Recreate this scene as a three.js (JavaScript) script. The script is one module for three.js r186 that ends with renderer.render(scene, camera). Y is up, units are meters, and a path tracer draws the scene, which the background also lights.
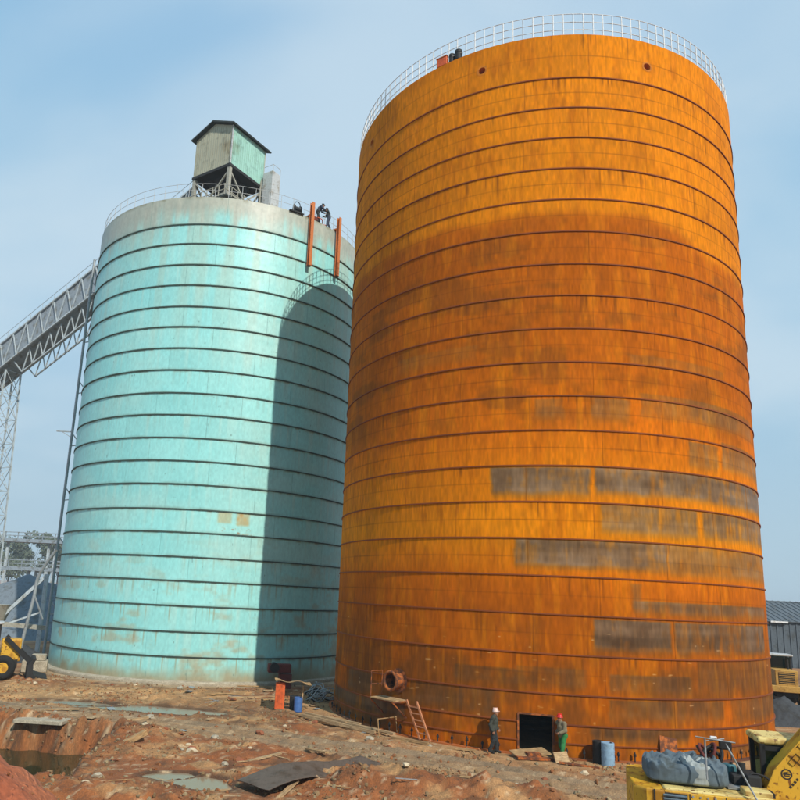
import * as THREE from 'three';
import { RoundedBoxGeometry } from 'three/addons/geometries/RoundedBoxGeometry.js';
import { mergeGeometries } from 'three/addons/utils/BufferGeometryUtils.js';

/* ---------- camera, sky, sun, exposure ---------- */
const scene = new THREE.Scene();
const camera = new THREE.PerspectiveCamera(59.163, 1, 0.1, 4000);
camera.position.set(0, 6.083, 0);
camera.rotation.set(THREE.MathUtils.degToRad(11.938), 0, THREE.MathUtils.degToRad(2.7177), 'YXZ');
camera.setViewOffset(800, 800, 55.9, -45.45, 800, 800);
const renderer = new THREE.WebGLRenderer({ antialias: true });
renderer.toneMapping = THREE.LinearToneMapping;
renderer.toneMappingExposure = 1.08;
renderer.shadowMap.enabled = true;
const SUN_AZ = 29, SUN_EL = 39.5;
const sunDir = new THREE.Vector3(
  Math.sin(SUN_AZ * Math.PI / 180) * Math.cos(SUN_EL * Math.PI / 180), Math.sin(SUN_EL * Math.PI / 180),
  Math.cos(SUN_AZ * Math.PI / 180) * Math.cos(SUN_EL * Math.PI / 180));
const sun = new THREE.DirectionalLight(new THREE.Color(1, 0.94, 0.84), 3.9);
sun.position.copy(sunDir).multiplyScalar(150).add(new THREE.Vector3(0, 0, -45));
sun.target.position.set(0, 0, -45);
sun.castShadow = true; sun.shadow.mapSize.set(4096, 4096); sun.shadow.radius = 1;
Object.assign(sun.shadow.camera, { left: -75, right: 75, top: 75, bottom: -75, near: 1, far: 400 });
scene.add(sun, sun.target);

/* ---------- noise ---------- */
function rng(seed) { let a = seed >>> 0; return () => { a = (a + 0x6D2B79F5) | 0; let t = Math.imul(a ^ (a >>> 15), 1 | a); t = (t + Math.imul(t ^ (t >>> 7), 61 | t)) ^ t; return ((t ^ (t >>> 14)) >>> 0) / 4294967296; }; }
const PT = new Uint16Array(8192), PV = new Float32Array(8192);
{ const r = rng(77), q = Array.from({ length: 4096 }, (_, i) => i); for (let i = 4095; i > 0; i--) { const j = Math.floor(r() * (i + 1)); [q[i], q[j]] = [q[j], q[i]]; } for (let i = 0; i < 8192; i++) { PT[i] = q[i & 4095]; PV[i] = q[(i * 7 + 11) & 4095] / 4095; } }
function hsh(x, y, s) { return PV[PT[(PT[(x + s * 131) & 4095] + y) & 4095]]; }
function vn(x, y, s, px = 0, py = 0) {
  let xi = Math.floor(x), yi = Math.floor(y); const fx = x - xi, fy = y - yi, u = fx * fx * (3 - 2 * fx), v = fy * fy * (3 - 2 * fy);
  let x1 = xi + 1, y1 = yi + 1;
  if (px) { xi = ((xi % px) + px) % px; x1 = x1 % px; if (x1 < 0) x1 += px; }
  if (py) { yi = ((yi % py) + py) % py; y1 = y1 % py; if (y1 < 0) y1 += py; }
  const o = s * 131, p = PT[(xi + o) & 4095], q = PT[(x1 + o) & 4095];
  const a = PV[PT[(p + yi) & 4095]], b = PV[PT[(q + yi) & 4095]], c = PV[PT[(p + y1) & 4095]], d = PV[PT[(q + y1) & 4095]];
  return a + (b - a) * u + (c - a) * v + (a - b - c + d) * u * v;
}
function fbm(x, y, s, o = 4, px = 0, py = 0) { let t = 0, w = 0.5, n = 0; for (let i = 0; i < o; i++) { t += w * vn(x, y, s + i * 17, px, py); n += w; w *= 0.5; x *= 2; y *= 2; px *= 2; py *= 2; } return t / n; }
const clamp = (x, a = 0, b = 1) => Math.min(b, Math.max(a, x));
const sst = (a, b, x) => { const t = clamp((x - a) / (b - a)); return t * t * (3 - 2 * t); };
const mix3 = (a, b, t) => [a[0] + (b[0] - a[0]) * t, a[1] + (b[1] - a[1]) * t, a[2] + (b[2] - a[2]) * t];
const lin = c => { c /= 255; return c <= 0.04045 ? c / 12.92 : Math.pow((c + 0.055) / 1.055, 2.4); };
const L3 = (r, g, b) => [lin(r), lin(g), lin(b)];

/* ---------- sky: thin high cloud over pale blue ---------- */
{
  const W = 1024, H = 512, d = new Float32Array(W * H * 4);
  const zen = L3(120, 170, 212), mid = L3(154, 194, 221), hor = L3(174, 200, 215), cl = L3(206, 222, 232);
  for (let j = 0; j < H; j++) for (let i = 0; i < W; i++) {
    const el = ((j + 0.5) / H - 0.5) * Math.PI, az = ((i + 0.5) / W - 0.5) * 2 * Math.PI, y = Math.sin(el);
    const e = Math.max(0, y);
    let c = mix3(hor, mid, sst(0.0, 0.38, e)); c = mix3(c, zen, sst(0.38, 0.95, e));
    const k = 1 / (e + 0.28), X = Math.cos(az) * Math.cos(el) * k, Z = Math.sin(az) * Math.cos(el) * k;
    const wx = X + 0.5 * fbm(X * 1.3, Z * 1.3, 5, 3), wz = Z + 0.5 * fbm(X * 1.3 + 9, Z * 1.3, 6, 3);
    const n = fbm(wx * 1.1 + 3.3, wz * 1.9 + 1.2, 11, 6);
    c = mix3(c, cl, 0.62 * sst(0.42, 0.78, n) * (0.35 + 0.65 * sst(0, 0.3, e)));
    const o = (j * W + i) * 4; d[o] = c[0]; d[o + 1] = c[1]; d[o + 2] = c[2]; d[o + 3] = 1;
  }
  const t = new THREE.DataTexture(d, W, H, THREE.RGBAFormat, THREE.FloatType);
  t.mapping = THREE.EquirectangularReflectionMapping; t.magFilter = THREE.LinearFilter; t.minFilter = THREE.LinearFilter; t.needsUpdate = true;
  scene.background = t; scene.environment = t;
}
scene.fog = new THREE.FogExp2(new THREE.Color().setRGB(0.62, 0.70, 0.76), 0.0005);

/* ---------- textures ---------- */
function tex(W, H, fn, srgb = true, half = false) { // half: the unseen back of a drum repeats its front
  const d = new Uint8Array(W * H * 4);
  for (let j = 0; j < H; j++) for (let i = 0; i < W; i++) {
    if (half && (i < W * 0.23 || i >= W * 0.77)) continue;
    const c = fn((i + 0.5) / W, (j + 0.5) / H), o = (j * W + i) * 4;
    d[o] = clamp(c[0], 0, 255); d[o + 1] = clamp(c[1], 0, 255); d[o + 2] = clamp(c[2], 0, 255); d[o + 3] = 255;
  }
  if (half) for (let j = 0; j < H; j++) for (let i = 0; i < W; i++) if (i < W * 0.23 || i >= W * 0.77) { const o = (j * W + i) * 4, q = (j * W + (i + W / 2) % W) * 4; for (let k = 0; k < 4; k++) d[o + k] = d[q + k]; }
  const t = new THREE.DataTexture(d, W, H, THREE.RGBAFormat);
  t.magFilter = THREE.LinearFilter; t.minFilter = THREE.LinearMipmapLinearFilter; t.generateMipmaps = true; t.wrapS = t.wrapT = THREE.RepeatWrapping;
  if (srgb) t.colorSpace = THREE.SRGBColorSpace; t.needsUpdate = true; return t;
}
const rep = (t, m) => { const c = t.clone(); c.repeat.set(1 / m, 1 / m); c.needsUpdate = true; return c; };

const CR = [11.608, -41.863], CT = [-10.397, -58.618], R = 11.5, SH = 34.27, SC = 1.15;
const RUST_RINGS = [27.623, 26.145, 24.695, 23.251, 21.812, 20.356, 18.907, 17.531, 16.119, 14.713, 13.316, 11.928, 10.528, 9.12, 7.722, 6.336, 4.943, 3.527, 2.143, 1.125, 0.489].map(h => h * SC).reverse();
const TEAL_RINGS = [27.868, 26.525, 25.097, 23.722, 22.3, 20.961, 19.576, 18.177, 16.735, 15.374, 13.969, 12.584, 11.187, 9.721, 8.39, 6.991, 5.638, 4.248, 2.821, 1.467].map(h => h * SC).reverse();
// grey mill-scale areas on the weathering plates: angle from, to, height from, to, strength
const SCALE_PATCHES = [[-0.273, -0.16, 14.13, 15.15, 0.4], [-0.054, 0.096, 14.19, 15.21, 0.4], [0.141, 0.895, 14.44, 15.59, 0.45], [0.347, 0.521, 12.37, 13.59, 0.6], [0.547, 1.15, 12.51, 13.86, 0.6], [-0.44, -0.068, 10.72, 12.02, 1], [-0.054, 1.0, 10.83, 12.06, 1], [-0.028, 0.38, 9.16, 10.43, 0.8], [0.405, 1.1, 9.2, 10.43, 0.8], [-0.351, 0.23, 7.6, 8.83, 1], [0.228, 1.0, 7.5, 8.83, 0.65], [0.074, 0.11, 5.82, 7.1, 0.5], [0.074, 0.9, 5.82, 6.4, 0.8], [-0.072, 0.229, 4.2, 5.56, 1], [0.241, 0.86, 4.2, 5.56, 0.95], [-0.016, 0.306, 2.6, 3.37, 0.6], [-0.023, 0.464, 1.5, 2.36, 0.6], [-0.091, 0.285, 0.7, 1.25, 0.8], [-0.582, -0.261, 2.6, 3.36, 0.55], [-0.778, -0.422, 1.4, 2.4, 0.6], [-1.228, -1.007, 1.35, 2.4, 0.65], [-1.5, -0.804, 0.6, 1.28, 1.15], [-1.5, -0.9, 0.02, 0.5, 0.6], [0.1, 0.6, 16.9, 17.4, 0.3], [-0.35, -0.1, 2.6, 3.5, 0.5], [-1.05, -0.5, 1.32, 2.1, 0.5], [0.3, 1.1, 0.1, 0.6, 0.5], [0.5, 1.2, 1.4, 2.4, 0.5], [0.33, 1.1, 2.6, 4.0, 0.4], [-0.9, -0.5, 17.2, 18.0, 0.25], [1.9, 2.6, 11.0, 12.0, 0.8], [2.2, 2.9, 7.6, 8.8, 0.7], [-2.6, -1.9, 9.2, 10.4, 0.6]];
function courseAt(rings, h) { let i = 0; while (i < rings.length && rings[i] < h) i++; return [i, i ? rings[i - 1] : 0, i < rings.length ? rings[i] : SH]; }
const rustOffset = i => (i % 2 ? -0.061 : 0.2) + 0.05 * hsh(i, 3, 8), tealOffset = i => 0.262 * (i % 2) + 0.15 * hsh(i, 5, 9);
const NPL = 12, PW = 2 * Math.PI / NPL;
const scaleMask = new Float32Array(2048 * 1024);
const rustMap = tex(2048, 1024, (u, v) => {
  const th = (u - 0.5) * 2 * Math.PI, h = v * SH, [ci, h0, h1] = courseAt(RUST_RINGS, h), f = (h - h0) / (h1 - h0), s = u * 72;
  const pk = Math.floor(((th - rustOffset(ci)) / PW + 100) % NPL);
  const bright = [212, 128, 0], mid = [198, 102, 0], brown = [150, 75, 0], red = [160, 80, 3];
  const edge = 24.28 + 0.35 * (fbm(u * 40, 3, 31, 3, 40) - 0.5) - 1.3 * sst(0.2, 0.62, th);
  let c = mix3(mid, bright, sst(12, 8, h) * sst(6.6, 8.4, h) * 0.45 + sst(14.5, 11, h) * sst(8, 9.5, h) * 0.5);
  c = mix3(c, brown, 0.62 * sst(13.5, 17.5, h) * (0.75 + 0.25 * fbm(u * 22, v * 20, 34, 3, 22)));
  c = mix3(c, red, 0.8 * sst(8.2, 5.6, h));
  c = mix3(c, mix3(bright, mid, 0.28), sst(edge - 0.3, edge + 0.45, h));
  c = mix3(c, [104, 62, 26], 0.62 * sst(6.5, 3.0, h) * sst(0.4, 0.62, 0.6 * fbm(u * 34, v * 30, 45, 4, 34) + 0.4 * fbm(u * 90, v * 14 + ci, 46, 3, 90))); c = mix3(c, [112, 66, 22], 0.45 * sst(25, 22, h) * sst(13, 15, h) * sst(0.5, 0.66, fbm(u * 30, v * 34, 47, 4, 30)));
  const tone = hsh(ci, pk, 41) - 0.5; c = c.map(x => x * (1 + 0.09 * tone));
  const blot = 0.5 * fbm(u * 60, v * 26, 51, 3, 60) + 0.5 * fbm(u * 300, v * 16 + ci * 3.7, 52, 3, 300); c = mix3(c, brown, 0.36 * sst(0.5, 0.75, blot));
  c = mix3(c, bright, 0.28 * sst(0.53, 0.75, fbm(u * 190, v * 14 + ci * 1.9, 57, 3, 190)));
  // drips that start at the ring above
  const col = vn(s * 11, ci * 7.3, 61, 0), fine = vn(s * 14, ci * 3.1 + 0.5, 62, 0), len = 0.25 + 0.75 * vn(s * 2.1, ci * 5.7, 63);
  let drip = sst(0.72, 0.97, col) * sst(1 - len, 1.0 - len * 0.25, f) * 0.6 + sst(0.72, 0.98, fine) * sst(0.25, 0.9, f) * 0.25;
  drip *= 0.2 + 1.3 * sst(0.4, 0.72, fbm(u * 26, ci * 1.7, 64, 3, 26));
  c = mix3(c, [96, 50, 12], clamp(drip * 0.65, 0, 0.6));
  c = mix3(c, [214, 130, 8], 0.3 * sst(0.68, 0.95, vn(s * 4.1 + 30, ci * 2.3, 66)) * (0.4 + 0.6 * f));
  // half-course weld line
  const hl = Math.abs(h - (h0 + (h1 - h0) * 0.5)); c = mix3(c, [120, 62, 12], 0.42 * sst(0.05, 0.0, hl) * (0.4 + 0.9 * vn(s * 0.9, ci, 67)) * (h1 - h0 > 1.3 ? 1 : 0));
  // mill scale
  let m = 0; const w1 = 0.02 * (fbm(u * 160, v * 80, 71, 3, 160) - 0.5), w2 = 0.2 * (fbm(u * 46, v * 50, 73, 4, 46) - 0.5);
  for (const [a0, a1, p0, p1, st] of SCALE_PATCHES) {
    if (h < p0 - 0.6 || h > p1 + 0.6 || th < a0 - 0.1 || th > a1 + 0.1) continue;
    const k = sst(a0 - 0.008, a0 + 0.012, th + w1) * sst(a1 + 0.008, a1 - 0.012, th + w1) * sst(p0 - 0.2, p0 + 0.35, h + w2) * sst(p1 + 0.05, p1 - 0.05, h + w2 * 0.15);
    m = Math.max(m, k * st);
  }
  const eat = fbm(u * 240, v * 34, 75, 3, 240);
  m = clamp(m * (1.1 - 0.45 * sst(0.42, 0.75, 0.5 * eat + 0.5 * fbm(u * 60, v * 70, 78, 4, 60))) - 0.18 * sst(0.55, 0.95, vn(s * 6, ci * 2, 77)) * m);
  const gn = fbm(u * 110, v * 60, 79, 3, 110), grey = mix3(mix3([92, 70, 52], [134, 114, 96], gn), mix3([72, 52, 36], [104, 82, 62], gn), sst(6.5, 3.5, h)).map(x => x * (0.86 + 0.3 * vn(s * 0.25, h * 5, 80)));
  c = mix3(c, grey, 0.9 * m);
  scaleMask[Math.floor(v * 1024) * 2048 + Math.floor(u * 2048)] = m;
  // vertical plate seams: a run of lighter fresh rust beside the weld
  const sd = Math.abs((((th - rustOffset(ci)) / PW + 100) % 1) - 0.0); const sdm = Math.min(sd, 1 - sd) * PW * R;
  c = mix3(c, [190, 106, 14], 0.35 * sst(0.16, 0.03, sdm) * vn(h * 3, ci, 81)); c = mix3(c, [120, 64, 12], 0.25 * sst(0.03, 0.0, sdm));
  // scuffs and chalk marks low down
  const g = fbm(u * 900, v * 90, 83, 2, 900) - 0.5; c = c.map(x => x * (1 + 0.26 * g));
  if (h < 5) c = mix3(c, [206, 164, 118], 0.7 * sst(0.80, 0.9, fbm(u * 170, v * 200, 87, 3, 170)));
  return c;
}, true, true);
const rustRough = tex(2048, 1024, (u, v) => { const m = scaleMask[Math.floor(v * 1024) * 2048 + Math.floor(u * 2048)]; const r = 226 - 112 * m + 30 * (vn(u * 200, v * 100, 91, 200) - 0.5); return [0, r, 255 * 0.22 * m]; }, false, true);
const tealMap = tex(2048, 1024, (u, v) => {
  const th = (u - 0.5) * 2 * Math.PI, h = v * SH, [ci, h0, h1] = courseAt(TEAL_RINGS, h), f = (h - h0) / (h1 - h0), s = u * 72;
  const pk = Math.floor(((th - tealOffset(ci)) / PW + 100) % NPL);
  let c = mix3([136, 208, 206], [156, 217, 212], fbm(u * 30, v * 18, 101, 4, 30)); c = c.map(x => x * (1 + 0.05 * (hsh(ci, pk, 102) - 0.5)));
  c = mix3(c, [172, 210, 200], 0.45 * sst(0.5, 0.8, fbm(u * 16 + 4, v * 12, 103, 4, 16)));
  // pale chalky streaks and grey run-off
  const st = vn(s * 3.7, ci * 3.3, 105), st2 = vn(s * 9, ci * 5.1, 106);
  c = mix3(c, [180, 212, 200], 0.5 * sst(0.6, 0.95, st) * (0.3 + 0.7 * f)); c = mix3(c, [142, 182, 172], 0.4 * sst(0.7, 0.97, st2) * sst(0.1, 0.9, f));
  const up = sst(18, 33, h); c = mix3(c, [166, 190, 174], 0.6 * up * sst(0.45, 0.8, vn(s * 1.6, h * 0.12, 107)));
  // cement wash over the top course
  const strk = 0.55 * vn(s * 3.1, 0.5, 108) + 0.45 * vn(s * 7.7, 0.3, 110), wash = SH - 0.4 - 1.1 * fbm(u * 36, 1.5, 109, 3, 36) - 0.9 * strk - 0.5 * sst(-0.2, -0.9, th);
  const cem = mix3([186, 184, 166], [148, 154, 142], 0.6 * fbm(u * 80, v * 40, 111, 4, 80) + 0.4 * vn(s * 6, h * 0.6, 104));
  c = mix3(c, cem, 0.95 * sst(wash - 0.5, wash + 0.9, h)); c = mix3(c, cem, 0.5 * sst(0.55, 0.9, vn(s * 4.4, h * 0.15, 106)) * sst(SH - 4.5, SH - 1.5, h)); c = mix3(c, cem, 0.55 * (h > TEAL_RINGS[TEAL_RINGS.length - 1] ? 1 : 0) * sst(0.25, 0.7, vn(s * 2.2, h * 0.3, 120)));
  c = mix3(c, [166, 172, 158], 0.55 * sst(0.1, -0.8, th) * sst(SH - 4.6, SH - 1.4, h) * sst(0.25, 0.6, fbm(u * 60, v * 7, 112, 3, 60)));
  // dirt under the rings, mud and rust stains low down
  c = mix3(c, [116, 132, 116], 0.55 * sst(0.14, 0.0, f) * vn(s * 1.3, ci, 113)); c = mix3(c, [122, 118, 92], 0.6 * sst(0.86, 1, f) * sst(0.4, 0.8, vn(s * 2.9, ci * 2, 114)));
  const low = sst(12, 1, h); c = mix3(c, [172, 150, 116], 0.55 * low * sst(0.56, 0.8, fbm(u * 50, v * 40, 115, 4, 50)));
  c = mix3(c, [156, 132, 98], 0.8 * sst(1.3, 0.1, h + 0.9 * (fbm(u * 90, v * 30, 116, 3, 90) - 0.5)));
  c = mix3(c, [150, 112, 70], 0.5 * low * sst(0.8, 0.97, vn(s * 7, ci * 4, 117)) * sst(0.2, 0.8, f));
  const rp = (a0, a1, p0, p1) => sst(a0 - 0.01, a0 + 0.01, th) * sst(a1 + 0.01, a1 - 0.01, th) * sst(p0 - 0.1, p0 + 0.1, h) * sst(p1 + 0.05, p1 - 0.05, h);
  c = mix3(c, [186, 146, 84], 0.85 * rp(0.30, 0.375, 10.3, 11.15) * (0.5 + 0.5 * vn(s * 4, h * 4, 118)) + 0.45 * rp(0.19, 0.27, 10.4, 11.15));
  c = mix3(c, [150, 110, 80], 0.75 * sst(0.66, 0.8, fbm(u * 200, v * 120, 119, 3, 200)) * sst(0.16, 0.3, th) * sst(0.46, 0.36, th) * sst(9.6, 9.8, h) * sst(10.3, 10.0, h));
  const sd = Math.abs(((th - tealOffset(ci)) / PW + 100) % 1), sdm = Math.min(sd, 1 - sd) * PW * R; c = mix3(c, [112, 160, 156], 0.25 * sst(0.045, 0.0, sdm));
  c = mix3(c, [90, 110, 104], 0.5 * sst(0.92, 0.97, vn(s * 4.3, h * 3.1, 121)) * sst(0.5, 0.9, vn(s * 17, h * 2, 122)));
  const g = fbm(u * 700, v * 160, 123, 2, 700) - 0.5; return c.map(x => x * (1 + 0.1 * g));
}, true, true);
const wavy = tex(1024, 512, (u, v) => { const n = 255 * (0.75 * fbm(u * 40, v * 34, 131, 3, 40, 34) + 0.25 * fbm(u * 256, v * 128, 132, 2, 256, 128)); return [n, n, n]; }, false);
const grime = tex(512, 512, (u, v) => { const a = fbm(u * 6, v * 6, 141, 5, 6, 6), b = fbm(u * 24, v * 24, 142, 4, 24, 24), st = vn(u * 90, v * 3, 143, 90, 3); let k = 255 * (1 - 0.2 * sst(0.45, 0.85, a) - 0.16 * sst(0.5, 0.9, b) - 0.07 * st); return [k, k * (0.985 - 0.06 * sst(0.5, 0.8, a)), k * (0.97 - 0.14 * sst(0.5, 0.8, a))]; });
const worn = tex(512, 512, (u, v) => { const a = fbm(u * 5, v * 5, 147, 5, 5, 5), b = fbm(u * 20, v * 20, 148, 4, 20, 20), sc = sst(0.9, 0.97, vn(u * 60 + 4 * a, v * 9, 149, 60, 9)); let c = [255, 255, 255]; c = mix3(c, [188, 160, 120], 0.75 * sst(0.45, 0.75, a)); c = mix3(c, [120, 84, 54], 0.8 * sst(0.62, 0.78, b)); return mix3(c, [96, 70, 50], 0.6 * sc); });
const bumpTile = tex(512, 512, (u, v) => { const k = 255 * (0.6 * fbm(u * 16, v * 16, 145, 5, 16, 16) + 0.4 * fbm(u * 64, v * 64, 146, 3, 64, 64)); return [k, k, k]; }, false);
const rustTile = tex(512, 512, (u, v) => { const a = fbm(u * 8, v * 8, 151, 5, 8, 8), b = fbm(u * 32, v * 32, 152, 3, 32, 32); return mix3(mix3([92, 52, 30], [170, 92, 34], sst(0.3, 0.7, a)), [70, 52, 44], 0.6 * sst(0.55, 0.8, b)); });
const woodTile = tex(512, 256, (v, u) => { const w = u * 16 + 1.4 * fbm(u * 4, v * 3, 161, 3, 4, 3), g = fbm(w * 4, v * 4, 162, 3); return mix3([140, 110, 76], [200, 172, 130], sst(0.15, 0.85, g)).map(x => x * (0.85 + 0.3 * vn(u * 3, v * 5, 163, 3, 5))); });
const concTile = tex(512, 512, (u, v) => { const a = fbm(u * 7, v * 7, 171, 5, 7, 7), b = fbm(u * 60, v * 60, 172, 2, 60, 60); return mix3([132, 120, 100], [196, 186, 164], a).map(x => x * (0.82 + 0.36 * b)); });
const soilTile = tex(1024, 1024, (u, v) => { const a = fbm(u * 8, v * 8, 181, 6, 8, 8), b = fbm(u * 120, v * 120, 182, 3, 120, 120), p = sst(0.7, 0.82, vn(u * 150, v * 150, 183, 150, 150)); const k = 226 * (0.78 + 0.3 * a + 0.3 * (b - 0.5)) + 26 * p; return [k * 1.02, k, k * 0.97]; });
const soilBump = tex(1024, 1024, (u, v) => { const k = 255 * (0.4 * fbm(u * 24, v * 24, 185, 5, 24, 24) + 0.4 * fbm(u * 110, v * 110, 186, 3, 110, 110) + 0.2 * sst(0.7, 0.85, vn(u * 150, v * 150, 183, 150, 150))); return [k, k, k]; }, false);

/* ---------- materials ---------- */
const c3 = (r, g, b) => new THREE.Color().setRGB(lin(r), lin(g), lin(b));
const paint = (r, g, b, o = {}) => new THREE.MeshStandardMaterial({ color: c3(r, g, b), roughness: o.rough ?? 0.6, metalness: o.metal ?? 0, map: rep(o.worn ? worn : grime, o.tile ?? 2), bumpMap: rep(bumpTile, o.tile ?? 2), bumpScale: o.bump ?? 0.002, side: THREE.DoubleSide });
const M = {
  rustPlate: new THREE.MeshPhysicalMaterial({ specularIntensity: 0.2, map: rustMap, roughnessMap: rustRough, metalnessMap: rustRough, metalness: 1, roughness: 1, bumpMap: wavy, bumpScale: 0.02 }),
  tealPlate: new THREE.MeshStandardMaterial({ map: tealMap, roughness: 0.42, metalness: 0, bumpMap: wavy, bumpScale: 0.02 }),
  portPlate: paint(204, 120, 2, { rough: 0.9 }), rustRing: paint(140, 70, 14, { rough: 0.9, tile: 1.5 }), tealRing: paint(62, 84, 78, { rough: 0.85, tile: 1.5 }),
  liner: new THREE.MeshStandardMaterial({ color: c3(146, 86, 36), roughness: 0.95, side: THREE.DoubleSide }),
  white: paint(226, 230, 232, { rough: 0.5 }), paleGrey: paint(190, 196, 198, { rough: 0.6 }), steel: paint(160, 168, 172, { rough: 0.55, metal: 0.3 }),
  gallery: paint(146, 160, 172, { rough: 0.8 }), truss: paint(184, 198, 206, { rough: 0.6 }),  // bluish pale tones carry painted distance haze over the steel grey
  darkRoof: paint(52, 60, 60, { rough: 0.85 }), dark: paint(38, 38, 38, { rough: 0.8 }), black: paint(22, 22, 23, { rough: 0.7 }), beigeClad: paint(176, 178, 158, { rough: 0.75, tile: 9, bump: 0 }), turqClad: paint(160, 208, 196, { rough: 0.6, tile: 9, bump: 0 }),
  legGrey: paint(166, 166, 154, { rough: 0.7 }), yellow: paint(206, 158, 38, { rough: 0.55, worn: 1, tile: 1.7 }), creamYellow: paint(214, 192, 120, { rough: 0.6, worn: 1, tile: 1.7 }), oldYellow: paint(190, 150, 70, { rough: 0.7 }), orange: paint(216, 96, 36, { rough: 0.6 }), ladder: paint(196, 132, 92, { rough: 0.8 }), beam: paint(200, 116, 58, { rough: 0.8, tile: 1 }),
  blue: paint(70, 112, 176, { rough: 0.5 }), paleBlue: paint(136, 170, 196, { rough: 0.6 }), slateCloth: paint(92, 108, 118, { rough: 0.95 }), paleCloth: paint(158, 168, 168, { rough: 0.95 }), redBrown: paint(104, 42, 34, { rough: 0.8 }), tealCan: paint(60, 110, 120, { rough: 0.6 }),
  rusty: new THREE.MeshStandardMaterial({ map: rep(rustTile, 1), roughness: 0.9, side: THREE.DoubleSide }), wood: new THREE.MeshStandardMaterial({ map: rep(woodTile, 0.8), roughness: 0.9 }), paleWood: new THREE.MeshStandardMaterial({ map: rep(woodTile, 0.8), color: c3(245, 236, 220), roughness: 0.9 }),
  conc: new THREE.MeshStandardMaterial({ map: rep(concTile, 2), bumpMap: rep(bumpTile, 1), bumpScale: 0.01, roughness: 0.95 }),
  glass: new THREE.MeshPhysicalMaterial({ color: c3(150, 176, 168), roughness: 0.05, transmission: 1, thickness: 0, ior: 1.5, side: THREE.DoubleSide }),
  hazedHeap: paint(112, 124, 134, { rough: 0.95, tile: 5, bump: 0.03 }), coal: paint(62, 66, 70, { rough: 1, tile: 4, bump: 0.05 }),  // heap grey paled and blued, distance haze put into the colour
  shedWall: paint(84, 96, 106, { rough: 0.8, tile: 4 }), shedRoof: paint(92, 102, 110, { rough: 0.8, tile: 4 }), rubber: paint(30, 30, 30, { rough: 0.9 }), sheet: paint(104, 92, 82, { rough: 0.65, metal: 0.2 }),
  skin: paint(172, 122, 94, { rough: 0.6 }), jacketDark: paint(62, 66, 58, { rough: 0.95 }), trouserDark: paint(44, 48, 50, { rough: 0.95 }), jacketGrey: paint(124, 116, 92, { rough: 0.95 }), trouserGreen: paint(46, 122, 66, { rough: 0.95 }), jacketBlue: paint(62, 72, 92, { rough: 0.95 }), helmetWhite: paint(232, 196, 182, { rough: 0.35 }), helmetRed: paint(206, 40, 32, { rough: 0.35 }),
  bark: paint(70, 62, 52, { rough: 1 }), leaf: new THREE.MeshPhysicalMaterial({ color: c3(96, 106, 84), roughness: 0.9, transmission: 0.25, thickness: 0, side: THREE.DoubleSide }),
  print: paint(40, 32, 26, { rough: 0.6 }), green: paint(40, 140, 70, { rough: 0.6 }),
};

/* ---------- builders ---------- */
const V = (x, y, z) => new THREE.Vector3(x, y, z);
const vv = p => Array.isArray(p) ? V(...p) : p;
function place(g, x = 0, y = 0, z = 0, rx = 0, ry = 0, rz = 0) { g.applyMatrix4(new THREE.Matrix4().compose(V(x, y, z), new THREE.Quaternion().setFromEuler(new THREE.Euler(rx, ry, rz)), V(1, 1, 1))); return g; }
const box = (w, h, d, ...p) => place(new THREE.BoxGeometry(w, h, d), ...p);
const rbox = (w, h, d, r, ...p) => place(new RoundedBoxGeometry(w, h, d, 2, r), ...p);
const cyl = (r0, r1, h, n, ...p) => place(new THREE.CylinderGeometry(r0, r1, h, n), ...p);
const torus = (r, t, n, m, ...p) => place(new THREE.TorusGeometry(r, t, m, n), ...p);
function along(g, a, b) { a = vv(a); b = vv(b); const d = b.clone().sub(a), m = new THREE.Matrix4(), z = d.normalize(); let up = Math.abs(z.y) > 0.98 ? V(1, 0, 0) : V(0, 1, 0); const x = up.clone().cross(z).normalize(), y = z.clone().cross(x); m.makeBasis(x, y, z); m.setPosition(a.clone().add(b).multiplyScalar(0.5)); g.applyMatrix4(m); return g; }
const bar = (a, b, w, h = w) => along(new THREE.BoxGeometry(w, h, vv(a).distanceTo(vv(b))), a, b);
const rod = (a, b, r, n = 7, r2 = r) => along(new THREE.CylinderGeometry(r2, r, vv(a).distanceTo(vv(b)), n).rotateX(Math.PI / 2), a, b);
const tube = (pts, r, n = 24, m = 6) => new THREE.TubeGeometry(new THREE.CatmullRomCurve3(pts.map(vv)), n, r, m);
function boxUV(g) {
  const p = g.attributes.position, uv = new Float32Array(p.count * 2), a = V(), b = V(), c = V();
  for (let i = 0; i < p.count; i += 3) {
    a.fromBufferAttribute(p, i); b.fromBufferAttribute(p, i + 1); c.fromBufferAttribute(p, i + 2);
    const n = b.clone().sub(a).cross(c.clone().sub(a)), x = Math.abs(n.x), y = Math.abs(n.y), z = Math.abs(n.z);
    [a, b, c].forEach((q, k) => { const o = (i + k) * 2; if (y >= x && y >= z) { uv[o] = q.x; uv[o + 1] = q.z; } else if (x >= z) { uv[o] = q.z; uv[o + 1] = q.y; } else { uv[o] = q.x; uv[o + 1] = q.y; } });
  }
  g.setAttribute('uv', new THREE.BufferAttribute(uv, 2)); return g;
}
function join(gs) {
  const out = gs.flat(3).map(g => { let q = g.index ? g.toNonIndexed() : g.clone(); for (const k of Object.keys(q.attributes)) if (!['position', 'normal'].includes(k)) q.deleteAttribute(k); return boxUV(q); });
  return out.length === 1 ? out[0] : mergeGeometries(out);
}
const used = {};
function numbered(n) { used[n] = (used[n] ?? -1) + 1; return used[n] ? `${n}_${String(used[n]).padStart(3, '0')}` : n; }
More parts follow.
